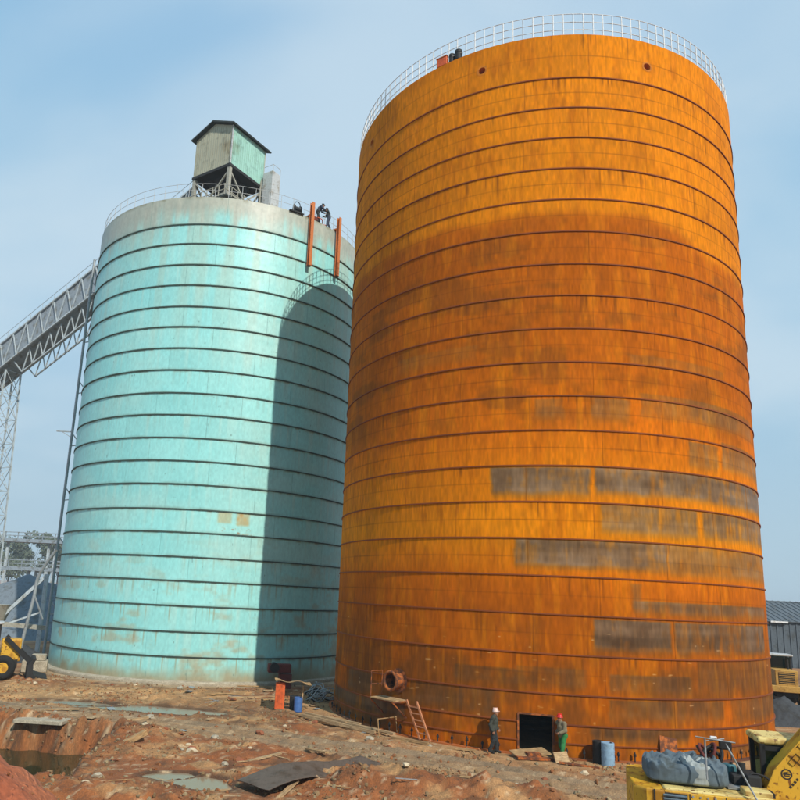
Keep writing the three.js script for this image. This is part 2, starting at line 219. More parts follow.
function raw(name, geo, mat, parent) { const m = new THREE.Mesh(geo, mat); m.castShadow = m.receiveShadow = true; m.name = parent === scene ? numbered(name) : name; parent.add(m); return m; }
const part = (name, gs, mat, parent) => raw(name, join([gs]), mat, parent);
function tag(o, label, category, group, kind) { o.userData.label = label; o.userData.category = category; if (group) o.userData.group = group; if (kind) o.userData.kind = kind; return o; }
function thing(name, label, category, p = [0, 0, 0], turn = 0, group) { const o = new THREE.Group(); o.name = numbered(name); scene.add(o); o.position.set(...p); o.rotation.y = turn; return tag(o, label, category, group); }
function one(name, gs, mat, label, category, p = [0, 0, 0], turn = 0, group) { const m = part(name, gs, mat, scene); m.position.set(...p); m.rotation.y = turn; return tag(m, label, category, group); }
function setting(name, geo, mat) { const m = raw(name, geo, mat, scene); m.userData.kind = 'structure'; return m; }
function copy(o, p, turn, label) { const c = o.clone(); c.name = numbered(o.name.replace(/_\d{3}$/, '')); c.userData = { ...o.userData }; scene.add(c); c.position.set(...p); c.rotation.y = turn; if (label) c.userData.label = label; return c; }
function polyGeo(pts, depth, bevel = 0) { const s = new THREE.Shape(pts.map(p => new THREE.Vector2(...p))); const g = new THREE.ExtrudeGeometry(s, { depth, bevelEnabled: bevel > 0, bevelSize: bevel, bevelThickness: bevel, bevelSegments: 2 }); g.translate(0, 0, -depth / 2); return g; }

/* ---------- ground ---------- */
const ROAD = [[-30, -39], [-18, -37], [-12.9, -35.54], [-8.79, -34.47], [-5.79, -33.26], [-2.57, -32.01], [0.01, -30.58], [2.75, -29.35], [5.27, -28.23], [8.09, -26.45], [12, -24.6], [20, -22]];
function segd(x, z, P) { let m = 1e9; for (let i = 0; i + 1 < P.length; i++) { const [ax, az] = P[i], [bx, bz] = P[i + 1], dx = bx - ax, dz = bz - az; const t = clamp(((x - ax) * dx + (z - az) * dz) / (dx * dx + dz * dz)); m = Math.min(m, Math.hypot(x - ax - t * dx, z - az - t * dz)); } return m; }
function pitDist(x, z) { // negative inside the flooded pit
  const w = 1.1 * (fbm(x * 0.45, z * 0.45, 201, 4) - 0.5) + 0.6 * (fbm(x * 1.7, z * 1.7, 202, 3) - 0.5) + 0.12 * (fbm(x * 5, z * 5, 203, 2) - 0.5);
  const dx = Math.abs(x + 15.3) - 5.2, dz = Math.abs(z + 28.9) - 2.9;
  return Math.hypot(Math.max(dx, 0), Math.max(dz, 0)) + Math.min(Math.max(dx, dz), 0) - 1.2 + w;
}
const pud = (x, z, cx, cz, rx, rz, a) => { const c = Math.cos(a), s = Math.sin(a), X = ((x - cx) * c + (z - cz) * s) / rx, Z = (-(x - cx) * s + (z - cz) * c) / rz; return X * X + Z * Z; };
const PUDS = [[-9.3, -37.6, 3.9, 0.95, 0.12], [-4.2, -24.4, 1.35, 0.8, 0.3], [-5.3, -25.1, 0.8, 0.45, -0.2], [-13.2, -38.5, 2.2, 0.6, 0.05]];
function height(x, z) {
  const dr = Math.hypot(x - CR[0], z - CR[1]), dt = Math.hypot(x - CT[0], z - CT[1]);
  const nearS = sst(0.4, 3.5, Math.min(dr, dt) - R), road = segd(x, z, ROAD), roadF = sst(0.8, 2.2, road);
  let h = 0.28 * (fbm(x * 0.16 + 5, z * 0.16, 211, 4) - 0.45) * nearS * sst(400, 60, Math.hypot(x, z));
  const rough = nearS * (0.2 + 0.8 * roadF) * sst(75, 50, -z);
  h += rough * (0.36 * (fbm(x * 0.8, z * 0.8, 212, 4) - 0.5) + 0.18 * (fbm(x * 2.9, z * 2.9, 213, 3) - 0.5) + 0.08 * sst(0.55, 0.75, vn(x * 4.3, z * 4.3, 225)) * sst(0.45, 0.6, fbm(x * 0.5, z * 0.5, 237, 3)));
  for (const q of [0.55, 1.35]) { const e = road - q - 0.12 * (vn(x * 0.7, z * 0.7, 228) - 0.5); h += (-0.09 * Math.exp(-e * e / 0.03) + 0.06 * Math.exp(-((Math.abs(e) - 0.3) ** 2) / 0.02)) * (0.6 + 0.6 * vn(x * 1.1, z * 1.1, 214)); } // wheel ruts
  h += (0.015 + 0.05 * sst(0.45, 0.62, fbm(x * 0.9, z * 0.9, 229, 3))) * (fbm(x * 7.5, z * 7.5, 230, 2) - 0.5) * 2 * nearS;
  const pd = pitDist(x, z);
  h += 0.5 * sst(3.2, 0.4, pd) * sst(-0.2, 0.4, pd) * fbm(x * 1.1, z * 1.1, 215, 4) * roadF * sst(-26.5, -29, z); h -= 0.22 * sst(2.6, 0.6, pd) * sst(-29, -26.5, z);
  h = h * (1 - sst(0.3, -1.0, pd)) + (-2.3 + 0.3 * fbm(x * 2, z * 2, 216, 3)) * sst(0.3, -1.0, pd) ;
  if (pd < 0.8 && pd > -0.9) h += 0.75 * (fbm(x * 2.8, z * 2.8, 226, 4) - 0.5) * sst(0.8, 0.1, Math.abs(pd));
  // rubble bank in front
  const rd = segd(x, z, [[0.6, -24.8], [3.2, -24.2], [6.6, -23.2]]); h += 0.62 * Math.exp(-rd * rd / 2.0) * (0.55 + 0.9 * fbm(x * 1.4, z * 1.4, 217, 4)) + 0.16 * sst(2.4, 0.5, rd) * (fbm(x * 3.1, z * 3.1, 218, 4) - 0.4) + 0.07 * sst(2.4, 0.5, rd) * sst(0.55, 0.62, vn(x * 5.1, z * 5.1, 236));
  const r2 = segd(x, z, [[-8, -22.6], [-4.5, -21.6], [-1, -21.2]]); h += 0.4 * Math.exp(-r2 * r2 / 1.6) * fbm(x * 1.6, z * 1.6, 219, 4);
  const r3 = segd(x, z, [[-3.5, -34.6], [0.5, -34.4], [3.2, -32.4], [6, -30.4]]); h += 0.2 * Math.exp(-r3 * r3 / 1.1) * fbm(x * 2, z * 2, 220, 4) * nearS;
  if ((x > -16.2 && x < -4.4 && z > -40.2 && z < -35.4) || (x > -7.8 && x < -1.2 && z > -27.6 && z < -21.9)) h = Math.max(h, 0.02 * vn(x * 3, z * 3, 227) - 0.02);
  for (const [cx, cz, rx, rz, a] of PUDS) { const q = pud(x, z, cx, cz, rx, rz, a) + 1.5 * (fbm(x * 1.1, z * 1.1, 221, 5) - 0.5); const k = sst(2.4, 0.7, q); h = h * (1 - k) + (-0.16) * k * sst(1.3, 0.6, q) + 0.02 * k; }
  // spoil heap the photographer stands on, and its red shoulder
  const dc = Math.hypot(x * 0.9, z + 0.5); h += 4.4 * sst(15, 0, dc) * (1 + 0.1 * (fbm(x * 0.7, z * 0.7, 222, 3) - 0.5));
  const ex = x + 5.2, ez = z + 7; h += 3.15 * Math.exp(-(ex * ex / 10.2 + ez * ez / 6)) * (1 + 0.16 * (fbm(x * 1.8, z * 1.8, 223, 4) - 0.5)) + 0.1 * sst(5, 2, Math.hypot(ex, ez)) * (fbm(x * 6, z * 6, 224, 3) - 0.5);
  // pad under the digger
  const k = sst(5.5, 2.6, Math.hypot((x - 9.4) * 0.75, z + 17.3)); h = h * (1 - k) - 0.1 * k;
  if (dr < R - 0.5 || dt < R - 0.5) h = Math.min(h, 0);
  return h;
}
{
  const axis = (lo, hi, step, far0, far1) => { const a = []; for (let x = lo; x <= hi + 1e-6; x += step) a.push(x); let s = step * 1.6, x = hi; while (x < far1) { x += s; s *= 1.22; a.push(x); } s = step * 1.6; x = lo; while (x > far0) { x -= s; s *= 1.22; a.unshift(x); } return a; };
  const xs = axis(-21, 16, 0.125, -1600, 1600), zs = axis(-48, -4, 0.125, -2600, 90), nx = xs.length, nz = zs.length;
  const pos = new Float32Array(nx * nz * 3), col = new Float32Array(nx * nz * 3), uv = new Float32Array(nx * nz * 2), idx = [];
  const red = L3(158, 97, 54), tan = L3(202, 160, 110), road = L3(172, 142, 106), brown = L3(152, 112, 74), dark = L3(84, 62, 44), pale = L3(208, 186, 152), grey = L3(132, 122, 104);
  for (let j = 0; j < nz; j++) for (let i = 0; i < nx; i++) {
    const x = xs[i], z = zs[j], o = j * nx + i, h = height(x, z); pos.set([x, h, z], o * 3); uv.set([x / 4, z / 4], o * 2);
    const a = fbm(x * 0.22, z * 0.22, 231, 4), b = fbm(x * 0.9, z * 0.9, 232, 4), f = fbm(x * 4, z * 4, 233, 3), pd = pitDist(x, z), rd = segd(x, z, ROAD), dr = Math.hypot(x - CR[0], z - CR[1]) - R, dt = Math.hypot(x - CT[0], z - CT[1]) - R;
    let c = mix3(brown, red, sst(0.4, 0.62, a)); c = mix3(c, tan, 0.75 * sst(0.48, 0.68, b));
    c = mix3(c, red, 0.65 * sst(3.5, 0.6, pd) * sst(0.35, 0.6, b + 0.15)); c = mix3(c, dark, 0.75 * sst(0.5, 0.66, f) * sst(2, 0.3, pd)); c = mix3(c, dark, 0.6 * sst(0.56, 0.74, fbm(x * 1.7 + 3, z * 1.7, 234, 4)) * sst(0.8, 1.6, rd));
    c = mix3(c, tan, 0.9 * sst(4.5, 1, Math.abs(z + 43 + 0.1 * x + 2 * (b - 0.5)) ) * sst(-4, -9, x) * (0.5 + 0.5 * b)); // dry sandy track by the far silo
    c = mix3(c, pale, 0.85 * sst(1.7, 0.3, dt + 1.4 * (b - 0.5))); c = mix3(c, tan, 0.8 * sst(3.4, 0.8, dr + 2.2 * (b - 0.5)));
    c = mix3(c, road, 0.9 * sst(1.9, 0.9, rd + 0.8 * (b - 0.5))); c = mix3(c, grey, 0.5 * sst(0.9, 0.2, Math.abs(rd - 0.75) + 0.5 * b));
    for (const [cx, cz, rx, rz, an] of PUDS) c = mix3(c, dark, 0.75 * sst(2.6, 1.0, pud(x, z, cx, cz, rx, rz, an) + 1.2 * (b - 0.5)));
    c = mix3(c, pale, 0.7 * sst(0.68, 0.8, f) * sst(0.4, 0.6, a + 0.1)); c = mix3(c, L3(172, 92, 62), 0.8 * sst(4.6, 3.2, Math.hypot(x + 5.2, z + 7)));
    c = c.map(q => q * (0.86 + 0.28 * f)); col.set(c, o * 3);
    if (i && j) { const p = o - nx - 1, q = o - nx, r = o - 1; idx.push(p, r, q, q, r, o); }
  }
  const g = new THREE.BufferGeometry(); g.setAttribute('position', new THREE.BufferAttribute(pos, 3)); g.setAttribute('color', new THREE.BufferAttribute(col, 3)); g.setAttribute('uv', new THREE.BufferAttribute(uv, 2)); g.setIndex(idx); g.computeVertexNormals();
  setting('ground', g, new THREE.MeshStandardMaterial({ vertexColors: true, map: soilTile, bumpMap: soilBump, bumpScale: 0.035, roughness: 1, side: THREE.DoubleSide }));
}
function waterSheet(name, x0, x1, z0, z1, y, mat) { const g = new THREE.BoxGeometry(x1 - x0, 0.01, z1 - z0); g.translate((x0 + x1) / 2, y, (z0 + z1) / 2); return setting(name, g, mat); }
const ripple = rep(bumpTile, 3);
const muddy = (r, g, b, ro) => new THREE.MeshPhysicalMaterial({ color: c3(r, g, b), roughness: ro, metalness: 0, ior: 1.33, specularIntensity: 1, bumpMap: ripple, bumpScale: 0.004 });
waterSheet('pit_water', -21.6, -6.6, -34.2, -24.0, -1.2, muddy(52, 50, 30, 0.06));
waterSheet('puddle_water', -15.6, -5.0, -39.6, -36.0, -0.055, muddy(140, 128, 108, 0.16));
waterSheet('puddle_water', -7.4, -1.6, -27.2, -22.3, -0.055, muddy(142, 124, 100, 0.16));

/* ---------- silos ---------- */
function curved(a0, a1, h0, h1, r, t, n) {
  const pos = [], nor = [], uv = [], idx = [];
  const push = (a, rr, h, nr, ny, na) => { const s = Math.sin(a), c = Math.cos(a); pos.push(rr * s, h, rr * c); nor.push(nr * s + na * c, ny, nr * c - na * s); uv.push(a / (2 * Math.PI) + 0.5, h / SH); return pos.length / 3 - 1; };
  const strip = (fa, fb) => { let p = null; for (let i = 0; i <= n; i++) { const a = a0 + (a1 - a0) * i / n, A = fa(a), B = fb(a); if (p) idx.push(p[0], A, p[1], p[1], A, B); p = [A, B]; } };
  strip(a => push(a, r, h0, 1, 0, 0), a => push(a, r, h1, 1, 0, 0));
  strip(a => push(a, r, h1, 0, 1, 0), a => push(a, r - t, h1, 0, 1, 0));
  strip(a => push(a, r - t, h0, 0, -1, 0), a => push(a, r, h0, 0, -1, 0));
  for (const [a, s] of [[a0, -1], [a1, 1]]) { const A = push(a, r, h0, 0, 0, s), B = push(a, r, h1, 0, 0, s), C = push(a, r - t, h0, 0, 0, s), D = push(a, r - t, h1, 0, 0, s); if (s > 0) idx.push(A, C, B, B, C, D); else idx.push(C, A, D, D, A, B); }
  const g = new THREE.BufferGeometry(); g.setAttribute('position', new THREE.Float32BufferAttribute(pos, 3)); g.setAttribute('normal', new THREE.Float32BufferAttribute(nor, 3)); g.setAttribute('uv', new THREE.Float32BufferAttribute(uv, 2)); g.setIndex(idx); return g;
}
const OPENINGS = [{ a0: -0.339, a1: -0.217, h0: -1, h1: 1.6 }, ...[[-0.487, 32.98], [0.242, 32.82], [-1.218, 32.84]].map(([a, h]) => ({ a0: a - 0.0165, a1: a + 0.0165, h0: h - 0.19, h1: h + 0.19 })), { a0: -0.838 - 0.028, a1: -0.838 + 0.028, h0: 1.99, h1: 2.65 }];
function cutRects(rect, holes) { let rs = [rect]; for (const o of holes) { const nx = []; for (const q of rs) { const [a0, a1, y0, y1] = q; if (a1 <= o.a0 || a0 >= o.a1 || y1 <= o.h0 || y0 >= o.h1) { nx.push(q); continue; } const m0 = Math.max(a0, o.a0), m1 = Math.min(a1, o.a1); nx.push([a0, m0, y0, y1], [m1, a1, y0, y1], [m0, m1, y0, o.h0], [m0, m1, o.h1, y1]); } rs = nx.filter(q => q[1] - q[0] > 0.0015 && q[3] - q[2] > 0.015); } return rs; }
const DOOR = { a0: -0.339, a1: -0.217, top: 1.6 };
function silo(name, label, C, rings, plateMat, ringMat, proud, ringH, offset, door, seed) {
  const g = thing(name, label, 'silo', [C[0], 0, C[1]]), rnd = rng(seed), hs = [0, ...rings, SH];
  for (let i = 0; i + 1 < hs.length; i++) {
    const h0 = hs[i] + 0.004, h1 = hs[i + 1] - 0.004, o = offset(i);
    for (let k = 0; k < NPL; k++) {
      let a0 = o + k * PW, a1 = a0 + PW; if (a0 > Math.PI) { a0 -= 2 * Math.PI; a1 -= 2 * Math.PI; }
      const r = R + (rnd() - 0.5) * 0.008, e = 0.0004;
      for (const [b0, b1, y0, y1] of cutRects([a0, a1, h0, h1], door ? OPENINGS : [])) raw('plate', curved(b0 + (b0 === a0 ? e : 0), b1 - (b1 === a1 ? e : 0), y0, y1, r, 0.025, Math.max(1, Math.round((b1 - b0) / PW * 10))), plateMat, g);
    }
    if (i) { const h = hs[i], d = door && h < door.top; raw('stiffener_ring', curved(d ? door.a1 : -Math.PI, d ? door.a0 + 2 * Math.PI : Math.PI, h - ringH / 2, h + ringH / 2, R + proud, proud + 0.02, 132), ringMat, g); }
  }
  raw('inner_lining', mergeGeometries(cutRects([-Math.PI, Math.PI, 0, SH], door ? OPENINGS : []).map(([b0, b1, y0, y1]) => curved(b0, b1, y0, y1, R - 0.03, 0.01, Math.max(1, Math.round((b1 - b0) / PW * 10))))), M.liner, g);
  return g;
}
const rust = silo('rusty_silo', 'tall rust-orange steel silo with grey patches and a white railing on top', CR, RUST_RINGS, M.rustPlate, M.rustRing, 0.045, 0.055, rustOffset, DOOR, 5);
const teal = silo('turquoise_silo', 'tall turquoise painted steel silo with dark hoops and a shed on its roof', CT, TEAL_RINGS, M.tealPlate, M.tealRing, 0.065, 0.075, tealOffset, null, 6);
const polar = (a, r, y) => [r * Math.sin(a), y, r * Math.cos(a)];
function railing(parent, n, hgt, rails, pr, rr, mat, r) {
  const gs = rails.map(y => torus(r, rr, 120, 5, 0, SH + y, 0, Math.PI / 2)); const rl = part('railing', gs, mat, parent);
  const pg = join([rod([0, 0, 0], [0, hgt, 0], pr, 6)]);
  for (let k = 0; k < n; k++) { const p = raw('post', pg, mat, rl), a = k / n * 2 * Math.PI; p.position.set(...polar(a, r, SH - 0.02)); }
}
part('roof', [place(new THREE.ConeGeometry(R - 0.02, 1.3, 96, 1, false), 0, SH - 0.1 + 0.65, 0)], M.rusty, rust);  // unseen roof, added to keep the inside dark behind the doorway
part('roof', [place(new THREE.ConeGeometry(R - 0.02, 3.6, 96, 1, false), 0, SH - 0.06 + 1.8, 0)], M.conc, teal);
railing(rust, 144, 1.28, [0.35, 0.8, 1.28], 0.032, 0.02, M.white, R - 0.08);
railing(teal, 72, 1.15, [0.6, 1.15], 0.018, 0.016, M.paleGrey, R - 0.12);
{ // kerb that the turquoise shell stands on, base plate and bolts of the rusty one
  part('footing', [place(new THREE.LatheGeometry([[11.2, -0.3], [12.0, -0.3], [12.0, 0.16], [11.85, 0.24], [11.2, 0.24]].map(p => new THREE.Vector2(...p)), 96))], M.conc, teal);
  raw('base_flange', curved(DOOR.a1, DOOR.a0 + 2 * Math.PI, 0.0, 0.05, R + 0.28, 0.3, 120), M.rusty, rust);
  const bolt = join([cyl(0.028, 0.028, 0.34, 6, 0, 0.22, 0), cyl(0.055, 0.055, 0.06, 6, 0, 0.3, 0), box(0.1, 0.02, 0.1, 0, 0.25, 0)]), rnd = rng(9);
  for (let a = -1.45; a < 1.2; a += 0.058) { if (a > DOOR.a0 - 0.02 && a < DOOR.a1 + 0.02) continue; const b = raw('anchor_bolt', bolt, M.dark, rust); b.position.set(...polar(a, R + 0.17, 0)); b.scale.y = 0.85 + 0.4 * rnd(); b.rotation.y = rnd() * 3; }
  // round vent ports under the rim
  for (const [a, h] of [[-0.487, 32.98], [0.242, 32.82], [-1.218, 32.84]]) {
    const p = part('vent_port', [place(new THREE.RingGeometry(0.19, 0.285, 28), 0, 0, -0.012), place(new THREE.CylinderGeometry(0.19, 0.19, 0.4, 20, 1, true), 0, 0, -0.21, Math.PI / 2)], M.portPlate, rust); p.position.set(...polar(a, R + 0.025, h)); p.rotation.y = a;
  }
  // door opening: frame and sill
  const fr = part('door_frame', [bar(polar(DOOR.a0, R + 0.02, 0), polar(DOOR.a0, R + 0.02, DOOR.top), 0.05, 0.07), bar(polar(DOOR.a1, R + 0.02, 0), polar(DOOR.a1, R + 0.02, DOOR.top), 0.05, 0.07), bar(polar(DOOR.a0, R + 0.02, DOOR.top), polar(DOOR.a1, R + 0.02, DOOR.top), 0.05, 0.07)], M.rusty, rust);
  // manhole neck
  const mh = part('manhole', [place(new THREE.CylinderGeometry(0.34, 0.34, 0.62, 24, 1, true), 0, 0, 0.25, Math.PI / 2), torus(0.4, 0.075, 28, 6, 0, 0, 0.58), place(new THREE.RingGeometry(0.34, 0.46, 28), 0, 0, 0.57), place(new THREE.RingGeometry(0.33, 0.54, 28), 0, 0, 0.04)], M.rusty, rust);
  mh.position.set(...polar(-0.838, R, 2.32)); mh.rotation.y = -0.838;
}
{ // scaffold platform below the manhole with its ladder
  const a = -0.855, t = thing('work_platform', 'small rusty work platform with side rail below the round manhole', 'platform', [CR[0] + (R + 0.5) * Math.sin(a), 0, CR[1] + (R + 0.5) * Math.cos(a)], a);
  for (let k = 0; k < 4; k++) part('deck_board', [box(1.5, 0.045, 0.21, 0, 1.52, -0.33 + k * 0.22, 0, 0, 0.004 * (k - 1.5))], k % 2 ? M.paleWood : M.wood, t);
  for (const x of [-0.72, 0.72]) { part('bracket', [bar([x, 1.46, -0.48], [x, 1.46, 0.45], 0.06), bar([x, 0.75, -0.48], [x, 1.43, 0.4], 0.05)], M.rusty, t); }
  part('side_rail', [rod([-0.72, 1.5, 0.4], [-0.72, 2.7, 0.4], 0.022), rod([-0.72, 1.5, -0.3], [-0.72, 2.7, -0.3], 0.022), rod([-0.72, 2.68, -0.3], [-0.72, 2.68, 0.4], 0.02), rod([-0.72, 2.1, -0.3], [-0.72, 2.1, 0.4], 0.02)], M.rusty, t);
  const l = thing('ladder', 'short brown steel ladder leaning from the work platform to the ground', 'ladder', [0, 0, 0]);
  const A = V(3.55, 1.6, -33.1), B = V(4.12, 0.05, -32.55), w = V(0.2, 0, 0.2);
  for (const s of [-1, 1]) part('side_rail', [bar(A.clone().addScaledVector(w, s), B.clone().addScaledVector(w, s), 0.07, 0.07)], M.ladder, l);
  for (let k = 1; k < 6; k++) { const p = A.clone().lerp(B, k / 6); part('rung', [bar(p.clone().addScaledVector(w, -1), p.clone().addScaledVector(w, 1), 0.05)], M.ladder, l); }
}

/* ---------- head house on the turquoise silo ---------- */
{
  const W = 4.53, D = 4.43, Y0 = 42.3, HW = 3.72, Y = 34.3;
  const t = thing('head_house', 'gabled beige and turquoise shed on braced steel legs above the silo', 'shed', [-11.671, 0, -58.058], -0.6014);
  const zf = D / 2, xf = W / 2, ridge = 0.95;
  const gable = (z, d) => polyGeo([[-xf, Y0], [xf, Y0], [xf, Y0 + HW], [0, Y0 + HW + ridge], [-xf, Y0 + HW]], d).translate(0, 0, z);
  part('gable_wall', [gable(zf - 0.06, 0.1)], M.beigeClad, t); part('gable_wall', [gable(-zf + 0.06, 0.1)], M.beigeClad, t);
  part('side_wall', [box(0.1, HW, D - 0.24, xf - 0.055, Y0 + HW / 2, 0)], M.turqClad, t); part('side_wall', [box(0.1, HW, D - 0.24, -xf + 0.055, Y0 + HW / 2, 0)], M.turqClad, t);
  for (let k = 0; k < 17; k++) { const x = -xf + 0.14 + k * (W - 0.28) / 16, hh = HW + ridge * (1 - Math.abs(x) / xf) - 0.06; part('cladding_rib', [box(0.045, hh, 0.03, x, Y0 + hh / 2, zf + 0.0)], M.beigeClad, t); }
  for (let k = 0; k < 17; k++) { const z = -zf + 0.18 + k * (D - 0.36) / 16; part('cladding_rib', [box(0.03, HW - 0.04, 0.045, xf + 0.006, Y0 + HW / 2, z)], M.turqClad, t); }
  part('corner_trim', [bar([xf + 0.03, Y0, zf + 0.02], [xf + 0.03, Y0 + HW, zf + 0.02], 0.1)], M.paleGrey, t);
  for (const s of [-1, 1]) { const a = Math.atan2(ridge, xf), len = Math.hypot(xf, ridge) + 0.42; part('roof_panel', [box(len, 0.13, D + 0.7, s * (xf + 0.34) / 2, Y0 + HW + ridge * (1 - (xf + 0.34) / (2 * xf)) + 0.12, 0, 0, 0, -s * a)], M.darkRoof, t); }
  part('floor', [box(W + 0.15, 0.25, D + 0.15, 0, Y0 - 0.13, 0)], M.dark, t);
  // hopper hidden under the floor
  part('hopper', [place(new THREE.CylinderGeometry(2.0, 0.5, 2.2, 4), 0, Y0 - 1.4, 0, 0, Math.PI / 4)], M.dark, t);
  for (const sx of [-1, 1]) for (const sz of [-1, 1]) part('leg', [bar([sx * (xf - 0.14), Y + 1.0, sz * (zf - 0.14)], [sx * (xf - 0.14), Y0 - 0.26, sz * (zf - 0.14)], 0.3)], M.legGrey, t);
  const P = (x, y, z) => [x * (xf - 0.14), y, z * (zf - 0.14)];
  for (const [a, b] of [[[-1, 1], [1, 1]], [[1, 1], [1, -1]], [[1, -1], [-1, -1]], [[-1, -1], [-1, 1]]]) {
    part('brace', [bar(P(a[0], Y0 - 0.5, a[1]), P(b[0], Y + 3.4, b[1]), 0.13)], M.legGrey, t); part('brace', [bar(P(b[0], Y0 - 0.5, b[1]), P(a[0], Y + 3.4, a[1]), 0.13)], M.legGrey, t);
    part('tie_beam', [bar(P(a[0], Y + 5.3, a[1]), P(b[0], Y + 5.3, b[1]), 0.16)], M.legGrey, t);
  }
  // dark lower platform and handrail round the legs
  part('lower_deck', [box(W + 2.2, 0.15, D + 2.0, -0.2, Y + 4.2, 0)], M.darkRoof, t);
  const rl = part('deck_rail', [[0.5, 1.0].map(y => [bar([-3.4, Y + 4.28 + y, 3.2], [2.9, Y + 4.28 + y, 3.2], 0.05), bar([3.0, Y + 4.28 + y, 3.2], [3.0, Y + 4.28 + y, -3.2], 0.05)])], M.legGrey, t);
  for (let k = 0; k <= 9; k++) part('post', [bar([-3.4 + k * 0.7, Y + 4.28, 3.2], [-3.4 + k * 0.7, Y + 5.3, 3.2], 0.06)], M.legGrey, rl);
  for (let k = 1; k <= 8; k++) part('post', [bar([3.0, Y + 4.28, 3.2 - k * 0.75], [3.0, Y + 5.3, 3.2 - k * 0.75], 0.06)], M.legGrey, rl);
  const d = thing('dust_collector', 'pale boxy dust filter unit with pipe standing beside the roof shed', 'filter unit', [-7.75, 37.3, -58.0], -0.6);
  part('filter_housing', [rbox(1.15, 4.0, 1.1, 0.05, 0, 4.0, 0)], M.paleGrey, d); part('hopper', [place(new THREE.CylinderGeometry(0.75, 0.2, 1.2, 4), 0, 1.42, 0, 0, Math.PI / 4)], M.paleGrey, d);
  for (const sx of [-1, 1]) for (const sz of [-1, 1]) part('leg', [bar([sx * 0.5, 0, sz * 0.48], [sx * 0.5, 2.1, sz * 0.48], 0.09)], M.legGrey, d);
  part('duct', [tube([[-0.9, 2.2, 0.3], [-0.95, 4.6, 0.3], [-0.9, 5.6, 0.2], [-0.5, 5.9, 0]], 0.17, 20, 10)], M.legGrey, d);
  part('top_rail', [bar([-0.55, 6.6, 0.5], [0.55, 6.6, 0.5], 0.03), bar([0.55, 6.6, 0.5], [0.55, 6.6, -0.5], 0.03), ...[-0.55, 0.55].map(x => bar([x, 6.0, 0.5], [x, 6.6, 0.5], 0.03)), bar([0.55, 6.0, -0.5], [0.55, 6.6, -0.5], 0.03)], M.paleGrey, d);
}

